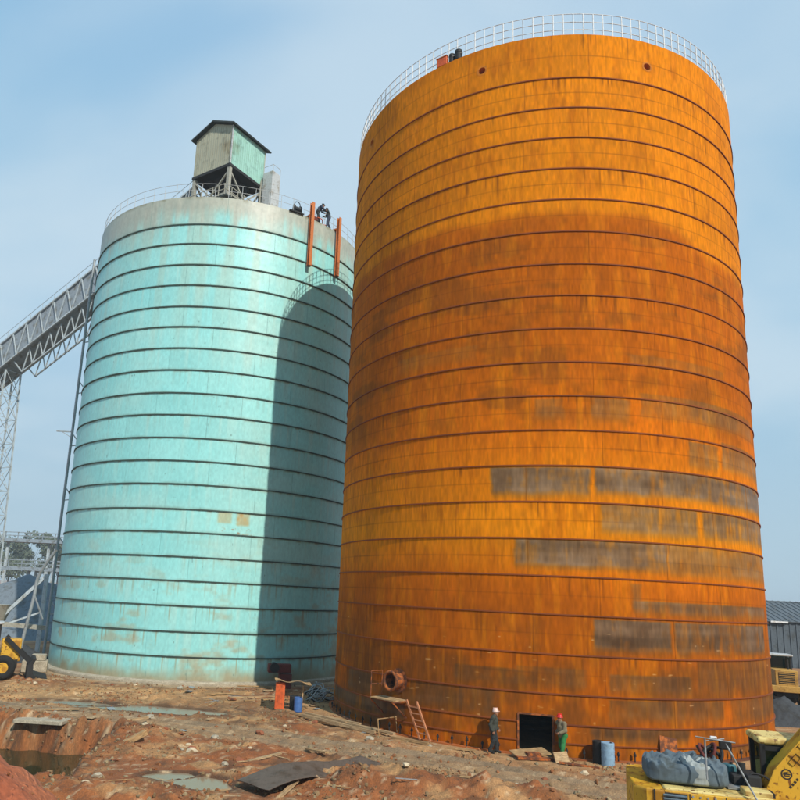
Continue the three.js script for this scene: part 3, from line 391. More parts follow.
/* ---------- conveyor gallery, trestle and riser ---------- */
{
  const E0 = V(-14.2, 39.3, -59.6), E1 = V(-45.5, 20.8, -75.5), dir = E1.clone().sub(E0).normalize(), side = V(-dir.z, 0, dir.x).normalize(); if (side.z < 0) side.negate();
  const up = V(0, 1, 0), t = thing('conveyor_gallery', 'long grey inclined conveyor gallery with pale zigzag truss', 'conveyor', [E0.x, E0.y, E0.z]);
  const L = E1.distanceTo(E0), at = (s, y, w) => dir.clone().multiplyScalar(s).addScaledVector(up, y).addScaledVector(side, w), hw = 1.1, hh = 2.85;
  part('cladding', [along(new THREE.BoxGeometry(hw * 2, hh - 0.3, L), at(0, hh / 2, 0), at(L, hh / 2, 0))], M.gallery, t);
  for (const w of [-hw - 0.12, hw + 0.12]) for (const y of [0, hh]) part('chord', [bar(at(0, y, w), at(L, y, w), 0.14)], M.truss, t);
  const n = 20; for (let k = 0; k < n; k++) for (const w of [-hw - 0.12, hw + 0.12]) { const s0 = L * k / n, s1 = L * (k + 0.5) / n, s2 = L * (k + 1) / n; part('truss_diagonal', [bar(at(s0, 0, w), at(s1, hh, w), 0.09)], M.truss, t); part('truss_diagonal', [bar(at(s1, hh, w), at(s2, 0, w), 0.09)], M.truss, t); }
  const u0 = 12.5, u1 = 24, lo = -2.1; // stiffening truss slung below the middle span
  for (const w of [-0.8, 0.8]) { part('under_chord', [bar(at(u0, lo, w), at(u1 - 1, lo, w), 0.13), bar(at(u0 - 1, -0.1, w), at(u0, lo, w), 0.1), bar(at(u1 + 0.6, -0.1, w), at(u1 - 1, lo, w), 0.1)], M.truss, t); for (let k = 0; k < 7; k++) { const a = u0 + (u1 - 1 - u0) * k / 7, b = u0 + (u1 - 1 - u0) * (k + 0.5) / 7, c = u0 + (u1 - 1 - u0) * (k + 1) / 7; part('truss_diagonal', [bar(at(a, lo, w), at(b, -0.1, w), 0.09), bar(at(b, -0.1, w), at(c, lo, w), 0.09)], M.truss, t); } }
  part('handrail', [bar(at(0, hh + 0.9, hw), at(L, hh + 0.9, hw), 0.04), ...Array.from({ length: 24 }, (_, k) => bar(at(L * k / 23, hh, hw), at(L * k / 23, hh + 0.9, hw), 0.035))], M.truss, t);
  // lattice trestle
  const s = 26.3, c = E0.clone().add(at(s, -0.1, 0)), tr = thing('trestle_tower', 'pale lattice steel trestle carrying the conveyor gallery', 'tower', [c.x, 0, c.z], Math.atan2(side.x, side.z)); const H = c.y;
  const leg = (sx, sz, y) => { const k = 0.75 + 0.65 * (1 - y / H); return [sx * 0.8 * k, y, sz * 1.2 * k]; };
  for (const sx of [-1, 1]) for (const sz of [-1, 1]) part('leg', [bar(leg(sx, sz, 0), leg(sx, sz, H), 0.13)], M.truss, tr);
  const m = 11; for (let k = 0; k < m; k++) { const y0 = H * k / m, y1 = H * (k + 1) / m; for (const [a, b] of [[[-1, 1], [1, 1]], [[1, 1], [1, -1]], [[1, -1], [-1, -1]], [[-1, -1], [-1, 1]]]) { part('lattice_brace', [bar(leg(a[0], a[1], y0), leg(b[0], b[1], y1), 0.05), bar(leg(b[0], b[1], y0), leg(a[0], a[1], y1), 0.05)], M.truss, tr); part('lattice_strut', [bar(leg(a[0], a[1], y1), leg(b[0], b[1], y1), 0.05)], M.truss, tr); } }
  const r = thing('riser_pipe', 'slender grey riser pipe with wall brackets running up the turquoise silo', 'pipe', [-22.5, 0, -57]);
  part('pipe', [rod([0, 0, 0], [0, 33.6, 0], 0.11, 10)], M.steel, r);
  for (const y of [3.5, 8.5, 12.5, 17, 21.5, 26, 30.5]) part('bracket', [bar([0, y, 0], [0.75, y + 0.1, 0.1], 0.07), bar([0, y + 1.1, 0], [0.75, y + 0.2, 0.1], 0.07)], M.steel, r);
  part('arm', [bar([-1.3, 18.2, 0], [0.1, 18.2, 0], 0.08), bar([-0.9, 18.2, 0], [0, 17.7, 0], 0.05)], M.steel, r);
  const q = thing('feed_pipe', 'bent dark pipe running down beside the foot of the turquoise silo', 'pipe', [-23.2, 0, -55.5]);
  part('pipe', [tube([[1.4, 8.4, 0.4], [0.7, 7.4, 0.2], [0.1, 6.2, 0], [0, 4.8, 0], [-0.3, 2.6, 0], [-0.6, 0, 0]], 0.13, 30, 8)], M.steel, q); part('strut', [bar([0, 5, 0], [1.0, 3.2, 0.3], 0.09)], M.steel, q);
}

/* ---------- people ---------- */
function netMesh(f, lo, hi, cell) { // surface nets over a distance field
  const n = [0, 1, 2].map(k => Math.ceil((hi[k] - lo[k]) / cell) + 1), [nx, ny, nz] = n, F = new Float32Array(nx * ny * nz), id = (i, j, k) => (k * ny + j) * nx + i;
  for (let k = 0; k < nz; k++) for (let j = 0; j < ny; j++) for (let i = 0; i < nx; i++) F[id(i, j, k)] = f(lo[0] + i * cell, lo[1] + j * cell, lo[2] + k * cell);
  const vi = new Int32Array(nx * ny * nz).fill(-1), pos = [], idx = [];
  for (let k = 0; k < nz - 1; k++) for (let j = 0; j < ny - 1; j++) for (let i = 0; i < nx - 1; i++) {
    let c = 0, sx = 0, sy = 0, sz = 0; const v = q => F[id(i + (q & 1), j + ((q >> 1) & 1), k + (q >> 2))];
    for (let a = 0; a < 8; a++) for (const b of [1, 2, 4]) if (!(a & b)) { const p = v(a), q = v(a | b); if ((p < 0) !== (q < 0)) { const t = p / (p - q); c++; sx += (a & 1) + (b === 1 ? t : 0); sy += ((a >> 1) & 1) + (b === 2 ? t : 0); sz += (a >> 2) + (b === 4 ? t : 0); } }
    if (c) { vi[id(i, j, k)] = pos.length / 3; pos.push(lo[0] + (i + sx / c) * cell, lo[1] + (j + sy / c) * cell, lo[2] + (k + sz / c) * cell); }
  }
  const quad = (a, b, c, d, flip) => { if (Math.min(a, b, c, d) < 0) return; if (flip) idx.push(a, c, b, a, d, c); else idx.push(a, b, c, a, c, d); };
  for (let k = 1; k < nz - 1; k++) for (let j = 1; j < ny - 1; j++) for (let i = 1; i < nx - 1; i++) {
    const s = F[id(i, j, k)] < 0;
    if (s !== F[id(i + 1, j, k)] < 0) quad(vi[id(i, j - 1, k - 1)], vi[id(i, j, k - 1)], vi[id(i, j, k)], vi[id(i, j - 1, k)], !s);
    if (s !== F[id(i, j + 1, k)] < 0) quad(vi[id(i - 1, j, k - 1)], vi[id(i - 1, j, k)], vi[id(i, j, k)], vi[id(i, j, k - 1)], !s);
    if (s !== F[id(i, j, k + 1)] < 0) quad(vi[id(i - 1, j - 1, k)], vi[id(i, j - 1, k)], vi[id(i, j, k)], vi[id(i - 1, j, k)], !s);
  }
  const g = new THREE.BufferGeometry(); g.setAttribute('position', new THREE.Float32BufferAttribute(pos, 3)); g.setIndex(idx); g.computeVertexNormals(); return g;
}
function boneField(bones, k = 0.03, grow = 0) {
  const B = bones.map(([a, b, r0, r1]) => { const d = [b[0] - a[0], b[1] - a[1], b[2] - a[2]]; return [a, d, d[0] * d[0] + d[1] * d[1] + d[2] * d[2] + 1e-9, r0 + grow, r1 + grow]; });
  return (x, y, z) => { let m = 1; for (const [a, d, l, r0, r1] of B) { const X = x - a[0], Y = y - a[1], Z = z - a[2], t = clamp((X * d[0] + Y * d[1] + Z * d[2]) / l), q = Math.hypot(X - t * d[0], Y - t * d[1], Z - t * d[2]) - (r0 + (r1 - r0) * t); const h = Math.max(k - Math.abs(m - q), 0) / k; m = Math.min(m, q) - h * h * k * 0.25; } return m; };
}
const bounds = (bones, pad) => { const lo = [9, 9, 9], hi = [-9, -9, -9]; for (const [a, b, r0, r1] of bones) for (const p of [a, b]) for (let k = 0; k < 3; k++) { lo[k] = Math.min(lo[k], p[k] - Math.max(r0, r1) - pad); hi[k] = Math.max(hi[k], p[k] + Math.max(r0, r1) + pad); } return [lo, hi]; };
const field = (bones, k, grow, cell, cr = 0) => { const [lo, hi] = bounds(bones, grow + 3 * cell + cr), f = boneField(bones, k, grow); return netMesh(cr ? (x, y, z) => { const d = f(x, y, z); return d > 0.06 ? d : d + cr * (fbm(x * 9 + z * 7 + 20, y * 14 + z * 5 + 20, 361, 2) - 0.5) * 2; } : f, lo, hi, cell); };
const lerp3 = (a, b, t) => [a[0] + (b[0] - a[0]) * t, a[1] + (b[1] - a[1]) * t, a[2] + (b[2] - a[2]) * t];
// local frame: z forward, y up, x to the person's left
function person(label, p, turn, J, mats, group) {
  const t = thing('person', label, 'person', p, turn, group);
  const j = { pel: [0, 0.94, 0], chest: [0, 1.26, 0.0], nb: [0, 1.44, 0], head: [0, 1.6, 0.02], sL: [0.185, 1.4, 0], sR: [-0.185, 1.4, 0], eL: [0.25, 1.13, -0.03], eR: [-0.25, 1.13, -0.03], wL: [0.25, 0.89, 0.06], wR: [-0.25, 0.89, 0.06], hL: [0.09, 0.92, 0], hR: [-0.09, 0.92, 0], kL: [0.11, 0.5, 0.03], kR: [-0.11, 0.5, 0.03], aL: [0.12, 0.09, -0.02], aR: [-0.12, 0.09, -0.02], ...J };
  j.tL ??= [j.aL[0] + 0.03, j.aL[1] - 0.045, j.aL[2] + 0.17]; j.tR ??= [j.aR[0] - 0.03, j.aR[1] - 0.045, j.aR[2] + 0.17];
  const torso = [[j.pel, j.chest, 0.125, 0.145], [j.chest, j.nb, 0.14, 0.07], [j.sL, j.sR, 0.065, 0.065], [j.hL, j.hR, 0.11, 0.11]];
  const arms = [[j.sL, j.eL, 0.056, 0.043], [j.eL, j.wL, 0.043, 0.03], [j.sR, j.eR, 0.056, 0.043], [j.eR, j.wR, 0.043, 0.03]];
  const legs = [[j.hL, j.kL, 0.088, 0.058], [j.kL, j.aL, 0.056, 0.038], [j.hR, j.kR, 0.088, 0.058], [j.kR, j.aR, 0.056, 0.038]];
  const feet = [[j.aL, j.tL, 0.042, 0.034], [j.aR, j.tR, 0.042, 0.034]];
  const h = j.head, hd = [[j.nb, h, 0.055, 0.055]];
  const gs = [field([...torso, ...arms, ...legs, ...feet, ...hd], 0.04, 0, 0.024)];
  // head with jaw, nose and ears on a finer grid
  const hb = [[[h[0], h[1] + 0.035, h[2] - 0.012], [h[0], h[1] - 0.02, h[2] + 0.012], 0.092, 0.075], [[h[0], h[1] - 0.03, h[2] + 0.03], [h[0], h[1] - 0.09, h[2] + 0.05], 0.058, 0.035], [[h[0], h[1] + 0.005, h[2] + 0.085], [h[0], h[1] - 0.028, h[2] + 0.108], 0.011, 0.016], [[h[0] + 0.083, h[1] + 0.01, h[2]], [h[0] + 0.08, h[1] - 0.03, h[2] + 0.005], 0.014, 0.01], [[h[0] - 0.083, h[1] + 0.01, h[2]], [h[0] - 0.08, h[1] - 0.03, h[2] + 0.005], 0.014, 0.01]];
  gs.push(field(hb, 0.018, 0, 0.008));
  for (const [e, w, s] of [[j.eL, j.wL, 1], [j.eR, j.wR, -1]]) { // palm, four fingers, thumb
    const d = V(w[0] - e[0], w[1] - e[1], w[2] - e[2]).normalize(), fw = V(0, 0, 1).addScaledVector(d, -d.z).normalize(), inn = d.clone().cross(fw).multiplyScalar(s).normalize(), P = (a, b, c) => [w[0] + d.x * a + fw.x * b + inn.x * c, w[1] + d.y * a + fw.y * b + inn.y * c, w[2] + d.z * a + fw.z * b + inn.z * c], b = [[P(0, 0, 0), P(0.075, 0.022, 0), 0.024, 0.018], [P(0, 0, 0), P(0.072, -0.022, 0), 0.024, 0.017]];
    [[0.031, 0.062], [0.01, 0.07], [-0.011, 0.066], [-0.031, 0.05]].forEach(([o, l]) => { b.push([P(0.075, o, 0), P(0.075 + l * 0.55, o * 1.1, 0.008), 0.0092, 0.0085]); b.push([P(0.075 + l * 0.55, o * 1.1, 0.008), P(0.075 + l * 0.92, o * 1.1, 0.03), 0.0085, 0.0072]); });
    b.push([P(0.015, 0.026, 0), P(0.05, 0.056, 0.014), 0.012, 0.0095]); b.push([P(0.05, 0.056, 0.014), P(0.082, 0.06, 0.026), 0.0095, 0.008]);
    gs.push(field(b, 0.008, 0, 0.006));
  }
  part('body', gs, M.skin, t);
  part('jacket', [field([...torso, ...arms.map((b, i) => i % 2 ? [b[0], lerp3(b[0], b[1], 0.93), b[2], b[3] + 0.008] : b)], 0.05, 0.026, 0.02, 0.016)], mats[0], t);
  part('trousers', [field([[j.hL, j.hR, 0.115, 0.115], ...legs.map((b, i) => i % 2 ? [b[0], lerp3(b[0], b[1], 0.92), b[2], b[3] + 0.014] : b)], 0.04, 0.024, 0.02, 0.016)], mats[1], t);
  part('boot', [field([[j.aL, j.tL, 0.048, 0.04], [[j.aL[0], j.aL[1] + 0.08, j.aL[2]], j.aL, 0.05, 0.05]], 0.02, 0.004, 0.012)], M.black, t);
  part('boot', [field([[j.aR, j.tR, 0.048, 0.04], [[j.aR[0], j.aR[1] + 0.08, j.aR[2]], j.aR, 0.05, 0.05]], 0.02, 0.004, 0.012)], M.black, t);
  const hel = part('helmet', [place(new THREE.LatheGeometry([[0.132, 0.0], [0.131, 0.012], [0.122, 0.014], [0.12, 0.06], [0.095, 0.11], [0.05, 0.138], [0, 0.145]].map(q => new THREE.Vector2(...q)), 20)), box(0.15, 0.012, 0.06, 0, 0.006, 0.13), box(0.03, 0.02, 0.2, 0, 0.14, 0)], mats[2], t); hel.position.set(h[0], h[1] + 0.04, h[2]); hel.rotation.x = -0.08;
  const eye = join([place(new THREE.SphereGeometry(0.011, 8, 6))]); for (const s of [-1, 1]) { const e = raw('eye', eye, M.black, t); e.position.set(h[0] + s * 0.033, h[1] + 0.008, h[2] + 0.079); }
  return t;
}
const gy = (x, z) => height(x, z);
person('worker in dark overalls and a pale helmet standing against the rusty silo wall', [6.72, gy(6.72, -30.9), -30.9], 1.2, { chest: [0.02, 1.25, 0.03], nb: [0.02, 1.43, 0.05], head: [0.01, 1.59, 0.1], sL: [0.2, 1.38, 0.03], sR: [-0.17, 1.41, 0.03], eL: [0.28, 1.12, -0.02], wL: [0.22, 0.92, 0.16], eR: [-0.24, 1.13, -0.08], wR: [-0.24, 0.88, 0.02], kL: [0.12, 0.5, 0.1], aL: [0.14, 0.09, 0.1], aR: [-0.12, 0.09, -0.12] }, [M.jacketDark, M.trouserDark, M.helmetWhite]);
person('worker with red helmet, olive jacket and green trousers at the edge of the dark doorway', [9.42, gy(9.42, -30.3), -30.3], -1.15, { chest: [0, 1.24, 0.06], nb: [0, 1.42, 0.1], head: [0, 1.57, 0.15], sL: [0.185, 1.38, 0.08], sR: [-0.185, 1.38, 0.08], eR: [-0.3, 1.14, -0.12], wR: [-0.2, 1.02, 0.12], eL: [0.26, 1.14, 0.1], wL: [0.18, 1.04, 0.32], kL: [0.16, 0.5, 0.16], kR: [-0.15, 0.5, 0.0], aL: [0.2, 0.09, 0.24], aR: [-0.19, 0.09, -0.26] }, [M.jacketGrey, M.trouserGreen, M.helmetRed]);
const rimP = (C, a, r, y) => [C[0] + r * Math.sin(a), y, C[1] + r * Math.cos(a)];
person('worker in navy clothes bending over on the turquoise silo roof edge', rimP(CT, 0.725, 11.36, SH + 0.02), 1.7, { pel: [0, 0.95, -0.04], chest: [0, 1.22, 0.1], nb: [0, 1.37, 0.22], head: [0, 1.48, 0.34], sL: [0.18, 1.33, 0.2], sR: [-0.18, 1.33, 0.2], eL: [0.22, 1.08, 0.3], eR: [-0.3, 1.12, 0.3], wL: [0.14, 0.95, 0.5], wR: [-0.2, 1.02, 0.52], hL: [0.09, 0.92, -0.04], hR: [-0.09, 0.92, -0.04], kL: [0.12, 0.5, 0.08], kR: [-0.12, 0.5, 0.0], aL: [0.14, 0.09, 0.1], aR: [-0.14, 0.09, -0.16] }, [M.jacketBlue, M.trouserDark, M.dark]);
person('worker in dark grey clothes standing opposite with one arm raised on the silo roof edge', rimP(CT, 0.825, 11.36, SH + 0.02), -1.4, { chest: [0, 1.24, 0.07], nb: [0, 1.4, 0.14], head: [0, 1.55, 0.2], sL: [0.18, 1.36, 0.12], sR: [-0.18, 1.36, 0.12], eL: [0.3, 1.28, 0.3], wL: [0.22, 1.34, 0.52], eR: [-0.24, 1.1, 0.24], wR: [-0.16, 1.06, 0.46], kL: [0.13, 0.5, 0.12], aL: [0.16, 0.09, 0.16], aR: [-0.14, 0.09, -0.14] }, [M.trouserDark, M.jacketBlue, M.dark]);

/* ---------- gear on the silo tops ---------- */
for (const [a, y0, y1, label] of [[0.645, 30.2, 35.4, 'orange-brown steel beam hung upright outside the turquoise rim beside the winch'], [0.886, 30.4, 35.35, 'orange-brown steel beam hung upright outside the turquoise rim close to the rusty silo']]) {
  const t = thing('hanging_beam', label, 'beam', rimP(CT, a, R + 0.34, 0), a, 'beams on the turquoise rim'), h = y1 - y0, y = (y0 + y1) / 2;
  part('flange', [box(0.27, h, 0.03, 0, y, 0.12)], M.beam, t); part('flange', [box(0.27, h, 0.03, 0, y, -0.12)], M.beam, t); part('web', [box(0.04, h, 0.21, 0, y, 0)], M.beam, t); part('end_plate', [box(0.29, 0.05, 0.29, 0, y0 - 0.03, 0)], M.rusty, t); part('hook', [box(0.3, 0.12, 0.6, 0, SH + 0.12, -0.45), box(0.12, 0.3, 0.08, 0, SH, -0.7)], M.beam, t);
}
{
  const t = thing('winch', 'small black winch frame standing on the turquoise silo rim', 'winch', rimP(CT, 0.555, 11.3, SH), 0.555);
  part('frame', [[-0.3, 0.3].map(x => [bar([x, 0, -0.25], [x, 0.75, 0], 0.07), bar([x, 0, 0.25], [x, 0.75, 0], 0.07)]), bar([-0.3, 0.06, 0.3], [0.3, 0.06, 0.3], 0.08), torus(0.24, 0.035, 16, 6, 0, 0.82, 0)], M.black, t); part('drum', [cyl(0.2, 0.2, 0.55, 14, 0, 0.42, 0, 0, 0, Math.PI / 2), cyl(0.28, 0.28, 0.04, 14, 0.26, 0.42, 0, 0, 0, Math.PI / 2), cyl(0.28, 0.28, 0.04, 14, -0.26, 0.42, 0, 0, 0, Math.PI / 2)], M.black, t); part('base', [box(1.2, 0.08, 0.7, -0.15, 0.02, 0)], M.dark, t);
  const s = thing('welding_bundle', 'red equipment bundle on the roof edge between the two roof workers', 'equipment', rimP(CT, 0.69, 11.3, SH), 0.75);
  part('case', [rbox(0.7, 0.35, 0.4, 0.06, 0, 0.2, 0)], M.redBrown, s); part('hose', [tube([[0.2, 0.35, 0.2], [0.6, 0.3, 0.3], [0.9, 0.08, 0.1], [1.3, 0.2, 0]], 0.04, 20, 6)], M.orange, s);
  const r = thing('rim_toolbox', 'orange tool chest with two dark drums at the rusty silo rim', 'tool chest', rimP(CR, -0.655, 11.3, SH), -0.65);
  part('chest', [rbox(0.62, 0.5, 0.4, 0.03, -0.4, 0.25, 0)], M.orange, r); part('lid', [box(0.66, 0.05, 0.44, -0.4, 0.53, 0)], M.beam, r);
  part('drum', [cyl(0.17, 0.17, 0.5, 14, 0.12, 0.3, 0), torus(0.17, 0.02, 14, 5, 0.12, 0.4, 0, Math.PI / 2)], M.black, r); part('drum', [cyl(0.2, 0.2, 0.56, 14, 0.52, 0.33, 0), torus(0.2, 0.02, 14, 5, 0.52, 0.45, 0, Math.PI / 2)], M.black, r);
}

/* ---------- yellow digger in the foreground ---------- */
{
  const t = thing('excavator', 'yellow tracked excavator with dark cab and lettered boom beside the rusty silo', 'excavator', [9.62, -0.1, -17.5], -0.3);
  for (const z of [-1.1, 1.1]) {
    const tr = part('track', [polyGeo([[-1.9, 0.45], [-1.75, 0.12], [-1.45, 0], [1.45, 0], [1.75, 0.12], [1.9, 0.45], [1.75, 0.75], [1.45, 0.86], [-1.45, 0.86], [-1.75, 0.75]], 0.56, 0.02).translate(0, 0, z)], M.rubber, t);
    for (let k = 0; k < 18; k++) part('track_shoe', [box(0.16, 0.04, 0.62, -1.5 + k * 0.176, 0.9, z)], M.dark, tr);
    for (const x of [-1.5, 1.5]) part('sprocket', [cyl(0.3, 0.3, 0.64, 16, x, 0.43, z, Math.PI / 2)], M.steel, tr);
  }
  part('undercarriage', [box(2.2, 0.35, 1.7, 0, 0.6, 0), cyl(0.65, 0.65, 0.35, 24, 0, 0.92, 0)], M.dark, t);
  part('deck', [box(4.0, 0.22, 2.5, -0.2, 1.18, 0)], M.yellow, t);
  const cw = part('counterweight', [place(new THREE.ExtrudeGeometry(new THREE.Shape([[-1.9, -1.26], [-2.2, -1.22], [-2.42, -1.0], [-2.48, 0], [-2.42, 1.0], [-2.2, 1.22], [-1.9, 1.26]].map(p => new THREE.Vector2(...p))), { depth: 0.98, bevelEnabled: true, bevelSize: 0.05, bevelThickness: 0.06, bevelSegments: 3 }), 0, 1.24, 0, -Math.PI / 2)], M.yellow, t);
  part('panel_joint', [box(0.03, 0.95, 0.02, -2.06, 1.8, 1.3)], M.dark, cw);
  part('side_panel', [rbox(2.0, 0.98, 0.08, 0.03, -0.86, 1.78, 1.24)], M.yellow, t);
  part('side_panel', [rbox(2.0, 0.98, 0.08, 0.03, -0.86, 1.78, -1.24)], M.yellow, t);
  part('hood', [rbox(2.2, 0.12, 2.3, 0.05, -0.75, 2.24, 0)], M.creamYellow, t);
  const gr = part('grille_frame', [box(0.5, 0.86, 0.03, -1.64, 1.8, 1.29)], M.dark, t);
  for (let k = 0; k < 11; k++) part('grille_slat', [box(0.48, 0.035, 0.05, -1.64, 1.42 + k * 0.076, 1.32, 0.5)], M.slateCloth, gr);
  part('door_handle', [box(0.14, 0.04, 0.03, -0.2, 1.9, 1.3)], M.black, t);
  part('tank', [rbox(0.95, 0.72, 0.85, 0.05, 0.6, 1.66, 0.84)], M.yellow, t);
  for (const x of [-1.34, -0.62]) part('panel_gap', [box(0.018, 0.94, 0.012, x, 1.78, 1.283)], M.black, t);
  part('panel_gap', [box(1.9, 0.018, 0.012, -0.86, 1.36, 1.283)], M.black, t);
  for (let k = 0; k < 9; k++) part('bolt', [cyl(0.022, 0.022, 0.02, 8, -1.28 + k * 0.15, 2.2, 1.286, Math.PI / 2)], M.steel, t);
  for (let k = 0; k < 4; k++) part('hydraulic_hose', [tube([[-0.15, 2.2, 0.3 + k * 0.06], [0.05, 2.55 + 0.03 * k, 0.3 + k * 0.06], [0.35, 2.6, 0.25 + k * 0.04], [0.55, 2.45, 0.22 + k * 0.03]], 0.022, 20, 6)], M.black, t);
  part('step_plate', [box(0.6, 0.04, 0.35, 0.6, 1.1, 1.35)], M.dark, t);
  part('tank_cap', [cyl(0.08, 0.08, 0.07, 12, 0.55, 2.05, 0.9)], M.black, t);
  part('hood_vent', [rbox(0.55, 0.14, 0.5, 0.03, 0.06, 2.34, 0.85)], M.creamYellow, t); part('vent_dark_plate', [box(0.06, 0.1, 0.36, 0.36, 2.34, 0.85)], M.black, t);  // solid black plate stands for the shade inside the vent
  part('engine_block', [rbox(0.6, 0.26, 0.9, 0.04, 0.02, 2.42, -0.15), rbox(0.3, 0.34, 0.3, 0.05, 0.1, 2.46, 0.45), cyl(0.09, 0.09, 0.4, 12, -0.05, 2.6, 0.1)], M.dark, t);
  part('hatch', [box(0.5, 0.03, 0.7, -0.2, 2.33, 0.3)], M.steel, t);
  // cab on the far side
  const cx0 = 0.5, cx1 = 2.0, cz0 = -1.3, cz1 = -0.3, y0 = 1.3, y1 = 3.22;
  const cab = part('cab', [[cx0, cx1].map(x => [cz0, cz1].map(z => bar([x, y0, z], [x === cx1 ? x - 0.12 : x, y1, z], 0.1))), bar([1.18, y0, cz1], [1.18, y1, cz1], 0.09), bar([cx0, y0 + 0.05, cz1], [cx1, y0 + 0.05, cz1], 0.1), bar([cx0, y1 - 0.1, cz1], [cx1 - 0.1, y1 - 0.1, cz1], 0.1), box(0.05, 1.0, 0.9, cx0, 1.8, -0.8), box(1.45, 0.5, 0.05, 1.25, 1.55, cz1), box(1.45, 0.5, 0.05, 1.25, 1.55, cz0)], M.black, t);
  part('cab_roof', [rbox(1.66, 0.17, 1.16, 0.075, 1.22, y1 + 0.06, -0.8)], M.creamYellow, cab);
  part('window', [box(0.6, 1.3, 0.012, 0.85, 2.5, cz1)], M.glass, cab); part('window', [box(0.74, 1.3, 0.012, 1.58, 2.5, cz1)], M.glass, cab); part('window', [box(1.4, 1.3, 0.012, 1.25, 2.5, cz0)], M.glass, cab); part('windscreen', [bar([cx1 - 0.03, 1.9, -0.8], [cx1 - 0.1, 2.85, -0.8], 0.9, 0.012)], M.glass, cab);
  part('seat', [rbox(0.5, 0.14, 0.5, 0.05, 1.0, 1.85, -0.8), rbox(0.14, 0.7, 0.5, 0.05, 0.75, 2.2, -0.8)], M.black, cab);
  // boom
  const bz = 0.12, boom = part('boom', [polyGeo([[0.55, 1.5], [0.42, 1.72], [0.4, 2.0], [0.58, 2.42], [1.5, 3.5], [3.0, 5.1], [3.4, 5.32], [5.8, 5.3], [5.9, 5.05], [5.75, 4.9], [3.75, 4.5], [2.45, 3.0], [1.5, 1.75], [1.0, 1.42]], 0.46, 0.02).translate(0, 0, bz)], M.yellow, t); boom.position.y = 0.36;
  part('boom_edge_plate', [bar([0.6, 2.45, bz], [1.5, 3.53, bz], 0.54, 0.025)], M.yellow, boom);
  part('boom_cylinder', [rod([1.3, 1.35, bz + 0.4], [2.8, 3.55, bz + 0.4], 0.09, 12), rod([2.0, 2.38, bz + 0.4], [3.0, 3.85, bz + 0.4], 0.05, 10)], M.dark, t);
  const fz = bz + 0.255; // lettering on the near face
  const em = part('emblem', [place(new THREE.RingGeometry(0.085, 0.115, 28), 0, 0, 0), place(new THREE.RingGeometry(0.0, 0.05, 20, 1, 0.6, 3.2), 0, 0, 0), box(0.15, 0.022, 0.002, 0, 0.0, 0), box(0.12, 0.02, 0.002, 0, 0.035, 0), box(0.12, 0.02, 0.002, 0, -0.035, 0)], M.print, boom); em.position.set(0.8, 2.34, fz);
  const glyph = (x, y, st) => { const m = part('lettering', st.map(([a, b, c, d]) => bar([a, b, 0], [c, d, 0], 0.035, 0.004)), M.print, boom); m.position.set(x, y, fz + 0.002); m.rotation.z = 0.87; return m; };
  glyph(0.98, 2.66, [[-0.13, 0.06, 0.13, 0.06], [-0.13, -0.06, 0.13, -0.06], [-0.13, -0.06, -0.13, 0.06], [0.13, -0.06, 0.13, 0.06], [0, -0.16, 0, 0.16]]);
  glyph(1.21, 2.94, [[-0.14, 0.13, -0.02, 0.13], [-0.14, 0.02, -0.02, 0.02], [-0.08, 0.13, -0.08, -0.14], [0.02, 0.07, 0.15, 0.07], [0.02, -0.02, 0.15, -0.02], [0.085, 0.12, 0.085, -0.02], [0.085, -0.02, 0.02, -0.14], [0.085, -0.02, 0.15, -0.14]]);
  glyph(1.44, 3.22, [[-0.14, 0.1, 0.14, 0.1], [-0.1, 0.02, 0.1, 0.02], [-0.12, -0.06, 0.12, -0.06], [-0.15, -0.14, 0.15, -0.14], [0, 0.15, 0, -0.14]]);
  const sub = part('lettering', [0, 1, 2, 3].map(k => box(0.045, 0.05, 0.003, k * 0.075, 0, 0)), M.print, boom); sub.position.set(0.86, 2.08, fz + 0.002); sub.rotation.z = 0.87;
  part('green_badge', [box(0.16, 0.12, 0.004, 1.42, 2.12, fz + 0.003, 0, 0, 0.5)], M.green, boom);
  // arm and bucket past the frame
  const arm = part('arm', [polyGeo([[5.5, 5.35], [5.95, 5.3], [6.6, 3.0], [6.75, 1.5], [6.5, 1.45], [6.15, 3.0], [5.4, 4.9]], 0.34, 0.02).translate(0, 0, bz)], M.yellow, t);
  part('bucket', [polyGeo([[6.45, 1.6], [6.9, 1.55], [7.1, 0.8], [6.8, 0.25], [6.1, 0.12], [5.9, 0.3], [6.5, 0.45], [6.7, 0.85]], 0.95, 0.02).translate(0, 0, bz)], M.dark, arm);
  // mirror post with cross bar
  const mp = part('mirror_post', [rod([-0.97, 2.2, 1.24], [-0.97, 3.05, 1.2], 0.02), rod([-1.15, 3.06, 1.15], [-0.35, 3.0, 1.15], 0.015), rod([-0.97, 2.98, 1.15], [-0.55, 3.05, 1.05], 0.013), rod([-0.55, 2.98, 1.15], [0.0, 1.85, 1.28], 0.02)], M.steel, t); mp.position.y = 0.38;
  part('mirror', [rbox(0.26, 0.2, 0.1, 0.04, -0.55, 2.93, 1.12)], M.black, mp); part('lamp', [rbox(0.14, 0.05, 0.08, 0.02, -0.78, 3.07, 1.12)], M.white, mp);
  part('exhaust', [rod([-0.5, 2.25, -0.3], [-0.5, 2.75, -0.3], 0.06, 10)], M.dark, t);
}
